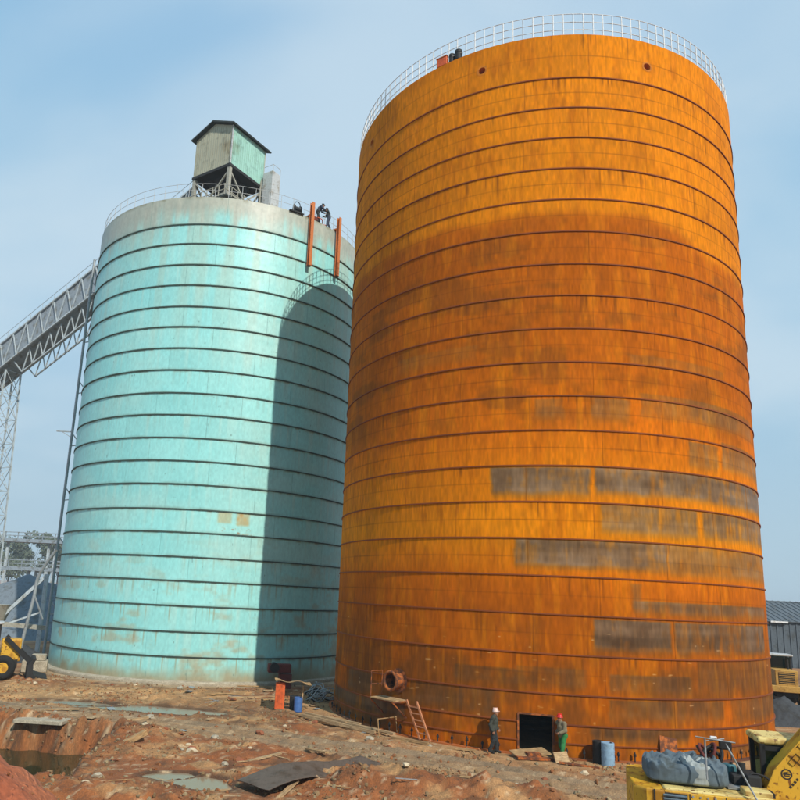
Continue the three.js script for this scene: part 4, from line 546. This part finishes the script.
{ // cloth bundle, hoses and can lying on the hood
  const cloth = (w, d, h, seed) => { const g = new THREE.SphereGeometry(1, 64, 40), p = g.attributes.position, sq = q => Math.sign(q) * Math.pow(Math.abs(q), 0.42); for (let i = 0; i < p.count; i++) { const x = sq(p.getX(i)) * w / 2, y = sq(p.getY(i)) * h / 2, z = sq(p.getZ(i)) * d / 2, n = fbm(x * 2.2 + 7, z * 2.2 + 3, seed, 4) - 0.5, fold = Math.abs(fbm(x * 5 + 9, z * 2.5 + 4, seed + 5, 3) - 0.5); p.setXYZ(i, x + 0.1 * (fbm(y * 4 + z * 3 + 3, x * 2, seed + 1, 3) - 0.5), y > 0 ? y * (1 + 1.5 * n) + 0.16 - 0.5 * fold : y, z + 0.14 * (fbm(x * 4 + 5, y * 4 + 5, seed + 2, 3) - 0.5)); } g.computeVertexNormals(); return g; };
  const t = thing('cloth_cover', 'folded slate grey cover lying on the digger hood', 'cover', [8.34, 2.24, -17.72], -0.3);
  part('folded_cloth', [cloth(1.75, 1.45, 0.36, 301).translate(0, 0.15, 0)], M.slateCloth, t); part('pale_fold', [cloth(0.62, 1.35, 0.4, 305).translate(0.25, 0.18, 0.08)], M.paleCloth, t);
  const h = thing('hose_coil', 'dark tangle of hydraulic hoses behind the folded cover', 'hoses', [9.15, 2.24, -18.2], 0);
  const rnd = rng(31); for (let k = 0; k < 9; k++) { const r = 0.14 + 0.12 * rnd(); part('hose_loop', [torus(r, 0.035, 18, 6, (rnd() - 0.5) * 0.35, 0.22 + 0.3 * rnd(), (rnd() - 0.5) * 0.3, rnd() * 3, rnd() * 3, 0)], k % 3 ? M.black : M.redBrown, h); } part('reel', [cyl(0.25, 0.3, 0.22, 14, 0, 0.11, 0)], M.black, h);
  const j = thing('jerrycan', 'teal plastic canister beside the hose tangle on the digger', 'canister', [9.45, 2.24, -17.8], 0.3); part('can_body', [rbox(0.22, 0.36, 0.3, 0.05, 0, 0.18, 0)], M.tealCan, j); part('can_cap', [cyl(0.035, 0.035, 0.06, 10, 0, 0.38, 0.08)], M.black, j);
}

/* ---------- loaders and stockpile in the background ---------- */
function loader(name, label, p, turn, yel) {
  const t = thing(name, label, 'loader', p, turn); // rear faces +z, bucket towards -z
  for (const sx of [-1, 1]) for (const z of [-1.3, 1.3]) { const w = part('wheel', [place(new THREE.TorusGeometry(0.5, 0.24, 10, 24), sx * 1.0, 0.74, z, 0, Math.PI / 2)], M.rubber, t); part('rim', [cyl(0.36, 0.36, 0.3, 16, sx * 1.0, 0.74, z, 0, 0, Math.PI / 2)], yel, w); }
  part('chassis', [box(1.3, 0.5, 4.2, 0, 0.95, 0)], M.dark, t);
  part('counterweight', [rbox(2.1, 0.42, 0.6, 0.05, 0, 1.25, 2.15)], yel, t);
  const hd = part('engine_hood', [rbox(1.35, 1.05, 1.9, 0.06, 0, 1.95, 1.3)], yel, t); part('radiator_dark_plate', [box(0.95, 0.72, 0.02, 0, 1.95, 2.26)], M.black, hd); for (let k = 0; k < 6; k++) part('grille_slat', [box(0.93, 0.035, 0.03, 0, 1.66 + k * 0.115, 2.28)], yel, hd);  // black plate behind the slats paints the dark of a radiator opening
  part('exhaust', [rod([0.4, 2.4, 0.9], [0.4, 3.1, 0.9], 0.06, 8)], M.dark, t);
  const cb = part('cab', [[-0.7, 0.7].map(x => [-0.9, 0.35].map(z => bar([x, 1.4, z], [x, 3.3, z], 0.1))), box(1.45, 0.7, 0.06, 0, 1.75, 0.35), box(0.06, 0.7, 1.25, -0.72, 1.75, -0.27), box(0.06, 0.7, 1.25, 0.72, 1.75, -0.27)], M.dark, t); part('cab_roof', [rbox(1.7, 0.14, 1.6, 0.06, 0, 3.36, -0.27)], M.paleGrey, cb); for (const z of [-0.9, 0.35]) part('window', [box(1.3, 1.1, 0.012, 0, 2.68, z)], M.glass, cb); for (const x of [-0.7, 0.7]) part('window', [box(0.012, 1.1, 1.15, x, 2.68, -0.27)], M.glass, cb);
  part('front_frame', [rbox(1.3, 1.35, 1.15, 0.08, 0, 1.75, -1.65)], yel, t);
  for (const x of [-0.78, 0.78]) part('lift_arm', [bar([x, 2.5, -1.3], [x, 0.9, -3.0], 0.17, 0.26)], M.black, t);
  part('bucket', [polyGeo([[0, 0.1], [1.1, 0.06], [1.2, 0.12], [0.35, 0.35], [0.3, 1.0], [0.45, 1.25], [0.3, 1.3], [0, 0.9]], 2.5, 0.02).rotateY(Math.PI / 2).translate(0, 0, -2.7)], M.dark, t);
  return t;
}
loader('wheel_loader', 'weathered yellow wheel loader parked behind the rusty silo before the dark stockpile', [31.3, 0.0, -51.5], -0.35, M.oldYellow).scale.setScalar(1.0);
{
  const t = thing('storage_shed', 'long dark slate corrugated shed beyond the weathered wheel loader', 'shed', [78, 0, -92], -0.1), Lw = 66, zw = 8;
  part('wall', [box(Lw, 5.3, 0.12, 0, 2.65, zw), box(0.12, 5.3, 16, -Lw / 2 + 0.06, 2.65, -0.1), box(0.12, 5.3, 16, Lw / 2 - 0.06, 2.65, -0.1), box(Lw, 5.3, 0.12, 0, 2.65, -zw)], M.shedWall, t);
  const rib = join([box(0.14, 5.2, 0.09)]), rrib = join([box(0.14, 0.08, 8.9)]), ang = Math.atan2(2.5, 8.6);
  for (let k = 0; k < 90; k++) { const x = -Lw / 2 + 0.4 + k * 0.73; const m = raw('wall_rib', rib, M.shedWall, t); m.position.set(x, 2.66, zw + 0.1); if (x < 6) { const q = raw('roof_rib', rrib, M.shedRoof, t); q.position.set(x, 6.68, zw + 0.35 - 4.3); q.rotation.x = ang; } }
  for (const sg of [1, -1]) part('roof_slope', [box(Lw + 0.8, 0.1, 9.0, 0, 6.6, sg * 4.05, sg * ang)], M.shedRoof, t);
  const rnd = rng(41); for (let k = 0; k < 26; k++) if (rnd() < 0.8) part('gutter_length', [box(1.2 + 0.9 * rnd(), 0.16 + 0.1 * rnd(), 0.16, -Lw / 2 + 1.2 + k * 2.45, 5.3, zw + 0.42, 0, 0, 0.05 * (rnd() - 0.5))], M.white, t);
  part('downpipe', [rod([-30.6, 7.4, zw - 3], [-29.4, 0.6, zw + 0.6], 0.06)], M.black, t);
}
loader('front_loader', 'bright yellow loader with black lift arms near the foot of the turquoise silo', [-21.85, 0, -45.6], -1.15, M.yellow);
one('concrete_block', [rbox(1.6, 0.75, 1.0, 0.05, 0, 0.37, 0), rbox(0.9, 0.4, 0.8, 0.05, 0.2, 0.95, 0)], M.conc, 'weathered concrete block between the bright loader and the turquoise silo', 'block', [-20.3, 0, -50.2], 0.3);
{
  const heap = (w, h, d, seed) => { const g = new THREE.PlaneGeometry(w, d, 46, 36); g.rotateX(-Math.PI / 2); const p = g.attributes.position; for (let i = 0; i < p.count; i++) { const x = p.getX(i) / (w / 2), z = p.getZ(i) / (d / 2), r = Math.hypot(x, z); p.setY(i, -0.3 + Math.max(0, h * (1 - r) * (1 + 0.25 * (fbm(x * 4, z * 4, seed, 4) - 0.5)) + 0.3 * (fbm(x * 12, z * 12, seed + 1, 3) - 0.5) * sst(1.05, 0.8, r))); } g.computeVertexNormals(); return g; };
  one('dark_heap', [heap(28, 7.5, 22, 321)], M.hazedHeap, 'dark grey material heap behind the bright loader', 'heap', [-36, 0, -84]);
  one('added_dark_heap', [heap(8, 1.7, 5, 329)], M.coal, 'added low dark heap between the rusty silo and the weathered wheel loader', 'heap', [26.6, 0, -43.6], 0.4);  // dark heap added in place of shadowed ground and dark gear here
  one('low_heap', [heap(7, 1.6, 4, 325)], M.coal, 'low dark rubble heap at the left foot of the turquoise silo', 'heap', [-24.2, 0, -56.5]);
  // overhead belt bridges far behind
  for (const [y, z, label] of [[11.9, -110, 'hazy horizontal belt bridge standing higher behind the heaps'], [7.6, -104, 'hazy horizontal belt bridge standing lower behind the heaps']]) {
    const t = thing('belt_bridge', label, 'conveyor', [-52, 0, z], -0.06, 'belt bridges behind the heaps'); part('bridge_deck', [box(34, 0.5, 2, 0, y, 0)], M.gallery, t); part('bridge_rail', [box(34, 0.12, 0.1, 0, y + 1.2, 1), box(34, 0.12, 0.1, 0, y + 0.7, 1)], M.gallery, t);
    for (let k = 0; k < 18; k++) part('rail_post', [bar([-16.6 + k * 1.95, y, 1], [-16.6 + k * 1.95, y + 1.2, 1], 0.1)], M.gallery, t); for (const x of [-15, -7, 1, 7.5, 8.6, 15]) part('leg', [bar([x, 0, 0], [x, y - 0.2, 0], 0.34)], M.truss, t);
  }
  const s = thing('loading_frame', 'pale steel loading frame with slanted beam behind the bright loader', 'frame', [-26, 0, -61], 0.1);
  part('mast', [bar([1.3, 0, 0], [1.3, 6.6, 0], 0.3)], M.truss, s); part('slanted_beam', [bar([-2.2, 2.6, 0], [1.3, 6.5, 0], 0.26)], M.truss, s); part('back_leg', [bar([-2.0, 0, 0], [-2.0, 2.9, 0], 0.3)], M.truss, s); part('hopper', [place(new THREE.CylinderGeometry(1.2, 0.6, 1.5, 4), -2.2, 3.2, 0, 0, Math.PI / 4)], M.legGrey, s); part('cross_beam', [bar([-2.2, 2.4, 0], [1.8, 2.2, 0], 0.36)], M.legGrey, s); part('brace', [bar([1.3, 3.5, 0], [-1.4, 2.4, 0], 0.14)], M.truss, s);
}
/* hazy trees */
{
  const treeAt = (label, x, z, H, W, seed) => {
    const t = thing('tree', label, 'tree', [x, 0, z], 0, 'trees far behind the heaps'), rnd = rng(seed); const tg = [rod([0, 0, 0], [0, H * 0.6, 0], 0.35, 8, 0.16)];
    const blobs = []; for (let k = 0; k < 11; k++) { const a = rnd() * 6.28, r = W * 0.36 * Math.sqrt(rnd()), y = H * (0.38 + 0.56 * rnd()); blobs.push([r * Math.cos(a), y, r * Math.sin(a), W * (0.14 + 0.12 * rnd()) * (1.25 - y / H * 0.6)]); tg.push(rod([0, H * 0.32, 0], [r * Math.cos(a), y, r * Math.sin(a)], 0.1, 5, 0.03)); }
    part('trunk', tg, M.bark, t);
    const pos = [], nor = []; for (let k = 0; k < 2600; k++) { const b = blobs[Math.floor(rnd() * blobs.length)], d = V(rnd() - 0.5, rnd() - 0.5, rnd() - 0.5).normalize(), q = b[3] * Math.cbrt(0.25 + 0.75 * rnd()), c = V(b[0] + d.x * q, b[1] + d.y * q * 0.8, b[2] + d.z * q), u = V(rnd() - 0.5, rnd() - 0.5, rnd() - 0.5).normalize(), v = u.clone().cross(d).normalize(), s = (0.16 + 0.22 * rnd()) * W / 11; const A = c.clone().addScaledVector(u, s), B = c.clone().addScaledVector(v, s * 0.6), C = c.clone().addScaledVector(u, -s), D = c.clone().addScaledVector(v, -s * 0.6), n = u.clone().cross(v); for (const w of [A, B, C, A, C, D]) { pos.push(w.x, w.y, w.z); nor.push(n.x, n.y, n.z); } }
    const g = new THREE.BufferGeometry(); g.setAttribute('position', new THREE.Float32BufferAttribute(pos, 3)); g.setAttribute('normal', new THREE.Float32BufferAttribute(nor, 3)); g.setAttribute('uv', new THREE.Float32BufferAttribute(new Float32Array(pos.length / 3 * 2), 2)); raw('crown', g, M.leaf, t);
  };
  [[-128, -280, 22, 20], [-142, -290, 25, 22], [-158, -285, 21, 20], [-112, -288, 23, 19], [-134, -310, 27, 24], [-166, -306, 26, 24], [-120, -312, 26, 22], [-100, -300, 22, 20]].forEach(([x, z, h, w], i) => treeAt('hazy broad tree standing far behind the belt bridges', x, z, h, w, 401 + i));
}

/* ---------- things round the silo feet ---------- */
{
  const s = thing('tool_shelter', 'makeshift shelter of an orange panel and a bent pale roofing sheet', 'shelter', [-2.5, 0, -39.4], 0.15);
  part('orange_panel', [rbox(0.5, 1.36, 0.12, 0.02, -0.3, 0.72, 0.3)], M.orange, s); part('post', [rod([0.9, 0, 0], [0.95, 1.22, 0], 0.04)], M.wood, s); part('post', [rod([-0.3, 0, -0.6], [-0.3, 1.35, -0.6], 0.04)], M.wood, s);
  const sh = new THREE.PlaneGeometry(1.9, 1.1, 16, 6); sh.rotateX(-Math.PI / 2); const p = sh.attributes.position; for (let i = 0; i < p.count; i++) p.setY(i, 0.05 * Math.sin(p.getX(i) * 6) + 0.06 * Math.sin(p.getX(i) * 2 + p.getZ(i) * 2) - 0.09 * p.getX(i)); sh.computeVertexNormals(); const sh2 = sh.clone().translate(0, 0.02, 0); part('roof_sheet', [sh.translate(0.38, 1.4, 0), sh2.translate(0.38, 1.4, 0)], M.paleWood, s);
  const drum = (name, label, mat, p, hh = 0.88, r = 0.29) => { const t = thing(name, label, 'drum', p, 0); part('drum_body', [place(new THREE.LatheGeometry([[0, 0], [r * 0.97, 0], [r, 0.02], [r, hh * 0.33], [r * 1.05, hh * 0.35], [r, hh * 0.37], [r, hh * 0.64], [r * 1.05, hh * 0.66], [r, hh * 0.68], [r, hh - 0.02], [r * 0.97, hh], [r * 0.93, hh - 0.02], [0, hh - 0.02]].map(q => new THREE.Vector2(...q)), 24))], mat, t); part('bung', [cyl(0.04, 0.04, 0.03, 10, r * 0.5, hh, 0)], M.black, t); return t; };
  drum('drum', 'small blue drum under the makeshift shelter', M.blue, [-1.75, 0.02, -38.75], 0.72, 0.22); drum('drum', 'dark oil drum behind the blue drum under the shelter', M.dark, [-2.0, 0.02, -39.3], 0.7, 0.24);
  drum('drum', 'pale blue drum beside the rusty silo wall', M.paleBlue, [10.95, gy(10.95, -29.55), -29.55], 0.86, 0.25); const shadeDrum = drum('drum', 'added black drum standing for the shaded side of the pale blue drum', M.black, [10.72, gy(10.72, -29.95), -29.95], 0.84, 0.22);  // black drum added as the shadowed left side of the blue one
  const m = thing('hoist_machine', 'dark red hoist machine in the shade of the turquoise silo', 'hoist', [-3.3, 0, -47.6], 0.2); part('base', [box(0.8, 0.9, 0.7, 0.2, 0.45, 0)], M.redBrown, m); part('motor', [rbox(1.5, 0.55, 0.6, 0.08, -0.2, 1.25, 0)], M.redBrown, m); part('drum', [cyl(0.3, 0.3, 0.7, 16, -0.55, 1.3, 0.1, Math.PI / 2)], M.dark, m);
  const rnd = rng(51); for (let k = 0; k < 7; k++) { const x = -1.5 + 1.4 * rnd(), z = -45.2 + 2.4 * rnd(), r = 0.35 + 0.25 * rnd(); const t = thing('cable_coil', 'loose grey cable coil lying in the gap between the silos', 'cable', [x, 0.1, z], rnd() * 3, 'cable coils in the gap'); for (let q = 0; q < 3; q++) part('cable_loop', [torus(r * (0.85 + 0.15 * q), 0.03, 26, 5, 0, 0.12 + 0.08 * q, 0.05 * q, 1.1 + 0.3 * rnd(), rnd(), 0)], q ? M.steel : M.dark, t); }
  const f = thing('pipe_frame', 'thin pale pipe frame propped at the foot of the rusty silo', 'frame', [2.6, 0, -33.75], 0.75); part('post', [rod([-0.6, 0, 0], [-0.6, 0.7, -0.1], 0.022)], M.paleWood, f); part('post', [rod([0.6, 0, 0], [0.6, 0.7, -0.1], 0.022)], M.paleWood, f); part('cross_rail', [rod([-0.62, 0.7, -0.1], [0.62, 0.7, -0.1], 0.022)], M.paleWood, f);
  const v = thing('valve_pipe', 'dark hose and valve stand against the left foot of the turquoise silo', 'valve', [-18.3, 0, -52.4], -0.6); part('stand', [rod([0, 0, 0], [0.1, 1.9, -0.2], 0.04), rod([0.45, 0, 0], [0.1, 1.4, -0.2], 0.04), rod([-0.5, 0.2, 0], [0.05, 1.5, -0.2], 0.035)], M.dark, v); part('valve_wheel', [torus(0.25, 0.035, 20, 6, 0.15, 2.3, -0.2)], M.paleGrey, v); part('valve_body', [rbox(0.28, 0.3, 0.28, 0.05, 0.1, 1.6, -0.2)], M.black, v);
  const o = one('blue_sack', [rbox(0.75, 0.32, 0.45, 0.13, 0, 0.15, 0)], M.slateCloth, 'small blue-grey sack on the footing of the turquoise silo', 'sack', [-18.0, 0.15, -50.6], 0.4);
  // boards and plates at the doorway
  const shadeDrum2 = (w, h, d, mat, name, label, cat, p, e, group) => { const b = one(name, [box(w, h, d)], mat, label, cat, p, 0, group); b.rotation.set(...e); return b; };
  shadeDrum2(1.5, 0.05, 0.7, M.paleWood, 'door_ramp', 'pale board ramp lying below the dark doorway', 'board', [8.1, gy(8.1, -30.35) + 0.2, -30.35], [0.16, 0.25, 0.03]);
  shadeDrum2(1.6, 0.09, 0.26, M.rusty, 'steel_channel', 'rusty steel channel under the doorway ramp', 'steel', [8.2, gy(8.2, -29.85) + 0.08, -29.85], [0, 0.15, -0.03]); shadeDrum2(0.55, 0.3, 0.4, M.rusty, 'steel_box', 'rusty steel box propping the doorway ramp', 'box', [8.15, gy(8.15, -30.15) + 0.1, -30.1], [0, 0.1, 0]); shadeDrum2(0.6, 0.4, 0.06, M.wood, 'broken_board', 'broken pale board tilted beside the doorway ramp', 'board', [9.15, gy(9.15, -29.7) + 0.2, -29.7], [-0.5, 0.2, 0.15]);
  shadeDrum2(1.5, 0.05, 0.2, M.rusty, 'steel_strip', 'thin rusty strip lying in front of the green-trousered worker', 'steel', [9.7, gy(9.7, -29.2) + 0.05, -29.2], [0, -0.2, -0.05]);
  shadeDrum2(0.78, 1.0, 0.025, M.rusty, 'steel_plate', 'dark brown steel plate leaning on the rusty silo beside the drums', 'plate', [13.75, 0.52, -30.4], [-0.28, 0.2, -0.12]);
}
/* loose timber, stones and scrap on the open ground */
{
  const rnd = rng(71), geoP = [join([box(1, 0.05, 0.16)]), join([box(1, 0.1, 0.1)])];
  const plank = (x, z, l, a, tilt, mat, k, dy = 0) => { const m = raw('plank', geoP[k], mat, scene); m.scale.set(l, 1, 1); m.position.set(x, gy(x, z) + 0.06 + dy, z); m.rotation.set(0, a, tilt, 'YXZ'); return tag(m, 'loose timber plank lying on the churned clay', 'plank', 'loose planks on the clay'); };
  for (const [x, z, l, a, tl, k] of [[-2.4, -28.1, 1.5, 0.75, 0.08, 0], [-0.5, -29.0, 1.5, -1.0, 0.1, 0], [-1.35, -23.3, 1.7, 1.1, 0.25, 0], [-3.6, -23.6, 1.2, 0.3, 0.03, 1], [-6.4, -39.5, 1.4, 1.35, 0.05, 1], [-5.2, -47.6, 2.6, 0.12, 0.0, 0], [-4.0, -47.0, 1.8, 0.2, 0.02, 0], [-4.9, -42.6, 3.4, 0.32, 0.02, 1], [-3.6, -41.6, 2.8, 0.5, 0.02, 0], [-6.2, -42.9, 2.2, 0.2, 0.02, 0], [-8.8, -33.4, 1.3, 0.4, 0.1, 1], [-13.0, -36.0, 1.6, 0.2, 0.02, 0], [5.4, -31.0, 1.2, -0.4, 0.04, 0], [3.4, -32.1, 1.9, -0.7, 0.02, 1], [-10.6, -31.9, 1.1, -0.9, 0.4, 1]]) plank(x, z, l, a, tl, rnd() < 0.6 ? M.paleWood : M.wood, k);
  const sg0 = [join([rod([-0.5, 0, 0], [0.5, 0, 0], 0.018, 5)]), join([box(1, 0.02, 0.05)]), join([box(0.5, 0.012, 0.34)])], sm0 = [M.paleWood, M.steel, M.wood, M.rusty, M.white];
  for (let k = 0; k < 80; k++) { let x, z; do { x = -15 + 29 * rnd(); z = -23 - 22 * rnd(); } while (pitDist(x, z) < 0.3 || Math.hypot(x - CR[0], z - CR[1]) < R + 0.5 || Math.hypot(x - CT[0], z - CT[1]) < R + 0.8 || segd(x, z, ROAD) < 1 || (x > 5 && z > -26)); const i = Math.floor(rnd() * 3), m = raw(['stick', 'batten', 'scrap_piece'][i], sg0[i], sm0[[0, 2, 3, 2, 0, 1][Math.floor(rnd() * 6)]], scene), l = 0.4 + 0.9 * rnd(); m.scale.set(l, 1, i === 2 ? 0.5 + rnd() : 1); m.position.set(x, gy(x, z) + 0.05, z); m.rotation.set(0.2 * (rnd() - 0.5), rnd() * 6.3, 0.25 * (rnd() - 0.5), 'YXZ'); tag(m, ['thin stick lying loose among the site litter', 'narrow batten lying loose among the site litter', 'small flat scrap piece lying among the site litter'][i], ['stick', 'batten', 'scrap'][i], ['sticks in the site litter', 'battens in the site litter', 'scrap in the site litter'][i]); }
  const piles = [[-1.0, -36.9], [-0.3, -36.3], [0.4, -35.9], [1.0, -35.2], [1.5, -34.5], [-0.5, -35.6], [0.2, -35.2], [0.9, -34.3], [1.9, -33.9]]; // timber stack along the silo foot
  piles.forEach(([x, z], i) => { const m = raw('timber_board', geoP[i % 2], i % 3 ? M.wood : M.paleWood, scene); m.scale.set(2.2 + 1.2 * rnd(), 1.3, 1.1); m.position.set(x, gy(x, z) + 0.09 + 0.05 * (i % 3), z); m.rotation.set(0, -0.72 + 0.3 * (rnd() - 0.5), 0.04 * (rnd() - 0.5), 'YXZ'); tag(m, 'rough timber board in the scattered row along the rusty silo foot', 'board', 'timber boards by the rusty silo foot'); });
  const lean = one('timber_beam', [rbox(2.0, 0.2, 0.24, 0.02)], M.paleWood, 'pale grey timber beam sticking out of the pit bank', 'beam', [-7.9, 0.12, -28.6], 0); lean.rotation.set(0, 0.55, 0.42, 'YXZ');
  const slab = one('concrete_slab', [rbox(2.2, 0.16, 1.0, 0.03), box(0.3, 0.5, 0.4, -0.95, -0.32, -0.25)], M.conc, 'broken concrete slab jutting over the far edge of the pit', 'slab', [-12.75, 0.02, -33.15], -0.06);
  // stones
  const stoneGeo = s => { const g = new THREE.DodecahedronGeometry(0.5, 0), p = g.attributes.position; for (let i = 0; i < p.count; i++) { const x = p.getX(i), y = p.getY(i), z = p.getZ(i), n = 0.72 + 0.6 * vn(x * 2.4 + 5 + s, y * 2.4 + z * 1.7 + 5, 331 + s); p.setXYZ(i, x * n, y * n * 0.7, z * n); } g.computeVertexNormals(); return join([g]); };
  const sg = [0, 1, 2, 3].map(stoneGeo), sm = [M.conc, paint(206, 190, 160, { rough: 0.95 }), paint(150, 92, 62, { rough: 1 })];
  const spots = [[-5.63, -28.78], [-5.55, -29.52], [-9.89, -32.21], [-14.25, -35.15], [-13.11, -35.48], [-7.97, -32.24], [-4.72, -30.87], [-3.99, -30.06], [-3.03, -32.34], [-2.1, -34.45], [-8.36, -34.59], [-7.0, -31.81], [-10.53, -31.59], [-17.62, -43.96], [-13.53, -45.49], [-12.13, -45.53], [-9.19, -44.73], [-0.75, -35.31], [1.7, -31.96], [9.44, -27.82], [12.37, -29.5], [14.0, -29.4], [4.17, -31.31], [7.66, -26.78], [6.22, -25.22], [2.5, -24.58], [2.32, -26.48], [-7.27, -22.87], [-7.4, -24.4], [-3.25, -27.61], [-3.67, -26.75], [-3.1, -29.33], [-5.3, -28.9], [-5.2, -28.6]];
  spots.forEach(([x, z], i) => { const m = raw('rock', sg[i % 4], sm[i % 3 === 2 && i > 6 ? 2 : i % 2], scene), s = 0.14 + 0.26 * rnd(); m.scale.set(s * 1.2, s, s); m.position.set(x, gy(x, z) + s * 0.16, z); m.rotation.y = rnd() * 6; tag(m, 'pale broken stone lying on the churned clay', 'stone', 'stones scattered on the clay'); });
  const gm = new THREE.MeshStandardMaterial({ color: 0xffffff, roughness: 1, map: rep(concTile, 0.7) }), N = 15000, im = new THREE.InstancedMesh(sg[1], gm, N), mt = new THREE.Matrix4(), cc = new THREE.Color();
  for (let k = 0; k < N; k++) { let x, z, ok = k % 24 === 0 ? 1 : 0; if (ok) { x = -4.8 + 2.9 * rnd(); z = -9.5 + 5 * rnd(); } while (!ok) { const u = rnd(); x = -19 + 35 * rnd(); z = -20 - 30 * Math.pow(rnd(), 1.3); const pd = pitDist(x, z), rd = segd(x, z, ROAD), d = Math.min(Math.hypot(x - CR[0], z - CR[1]), Math.hypot(x - CT[0], z - CT[1])); const w = (0.12 + 0.9 * sst(0.45, 0.7, fbm(x * 0.5, z * 0.5, 341, 3)) + 0.4 * sst(3, 0.4, pd)) * (0.35 + 0.65 * sst(0.6, 1.8, rd)); ok = d > R + 0.2 && pd > -0.4 && u < w; } const s = k % 24 === 0 ? 0.008 + 0.03 * rnd() * rnd() : 0.02 + 0.13 * Math.pow(rnd(), 4.5); mt.compose(V(x, gy(x, z) + s * 0.1, z), new THREE.Quaternion().setFromEuler(new THREE.Euler(rnd() * 3, rnd() * 6, rnd() * 3)), V(s * 1.3, s, s)); im.setMatrixAt(k, mt); const q = rnd(); if (q < 0.25) cc.copy(c3(226, 214, 190)); else if (q < 0.65) cc.copy(c3(214, 150, 108)); else cc.copy(c3(200, 172, 140)); im.setColorAt(k, cc.multiplyScalar(0.75 + 0.4 * rnd())); }
  im.name = 'gravel'; im.castShadow = im.receiveShadow = true; tag(im, 'loose gravel and clods strewn over the clay ground', 'gravel', null, 'stuff'); scene.add(im);
  // bent steel sheet in front
  const nu = 40, nv = 8, pos = [], idx = []; const A = V(-2.3, 0, -23.3), B = V(1.5, 0, -27.4), d = B.clone().sub(A), sd = V(d.z, 0, -d.x).normalize().negate();
  for (const th of [0, -0.03]) for (let i = 0; i <= nu; i++) for (let j = 0; j <= nv; j++) { const u = i / nu, v = j / nv - 0.5, c = A.clone().addScaledVector(d, u).addScaledVector(sd, -v * (1.5 - 0.5 * u)); const lift = 0.16 + 0.22 * u + 0.2 * Math.sin(u * 5.2 + 0.4) * (1 - 0.4 * v) + 0.3 * v * Math.sin(u * 3.1) + 0.1 * (fbm(u * 5, v * 3 + 4, 351, 3) - 0.5); pos.push(c.x, 0.02 + lift + th, c.z); }
  const W = nv + 1, off = (nu + 1) * W; for (let i = 0; i < nu; i++) for (let j = 0; j < nv; j++) { const a = i * W + j, b = a + 1, c = a + W, e = c + 1; idx.push(a, b, c, b, e, c, off + a, off + c, off + b, off + b, off + c, off + e); } const rim = []; for (let j = 0; j <= nv; j++) rim.push(j); for (let i = 1; i <= nu; i++) rim.push(i * W + nv); for (let j = nv - 1; j >= 0; j--) rim.push(nu * W + j); for (let i = nu - 1; i >= 0; i--) rim.push(i * W); for (let k = 0; k + 1 < rim.length; k++) idx.push(rim[k], off + rim[k], rim[k + 1], rim[k + 1], off + rim[k], off + rim[k + 1]);
  const g = new THREE.BufferGeometry(); g.setAttribute('position', new THREE.Float32BufferAttribute(pos, 3)); g.setIndex(idx); g.computeVertexNormals(); one('bent_sheet', [g], M.sheet, 'dark bent steel sheet curling up from the clay in front', 'sheet metal');
}
renderer.render(scene, camera);
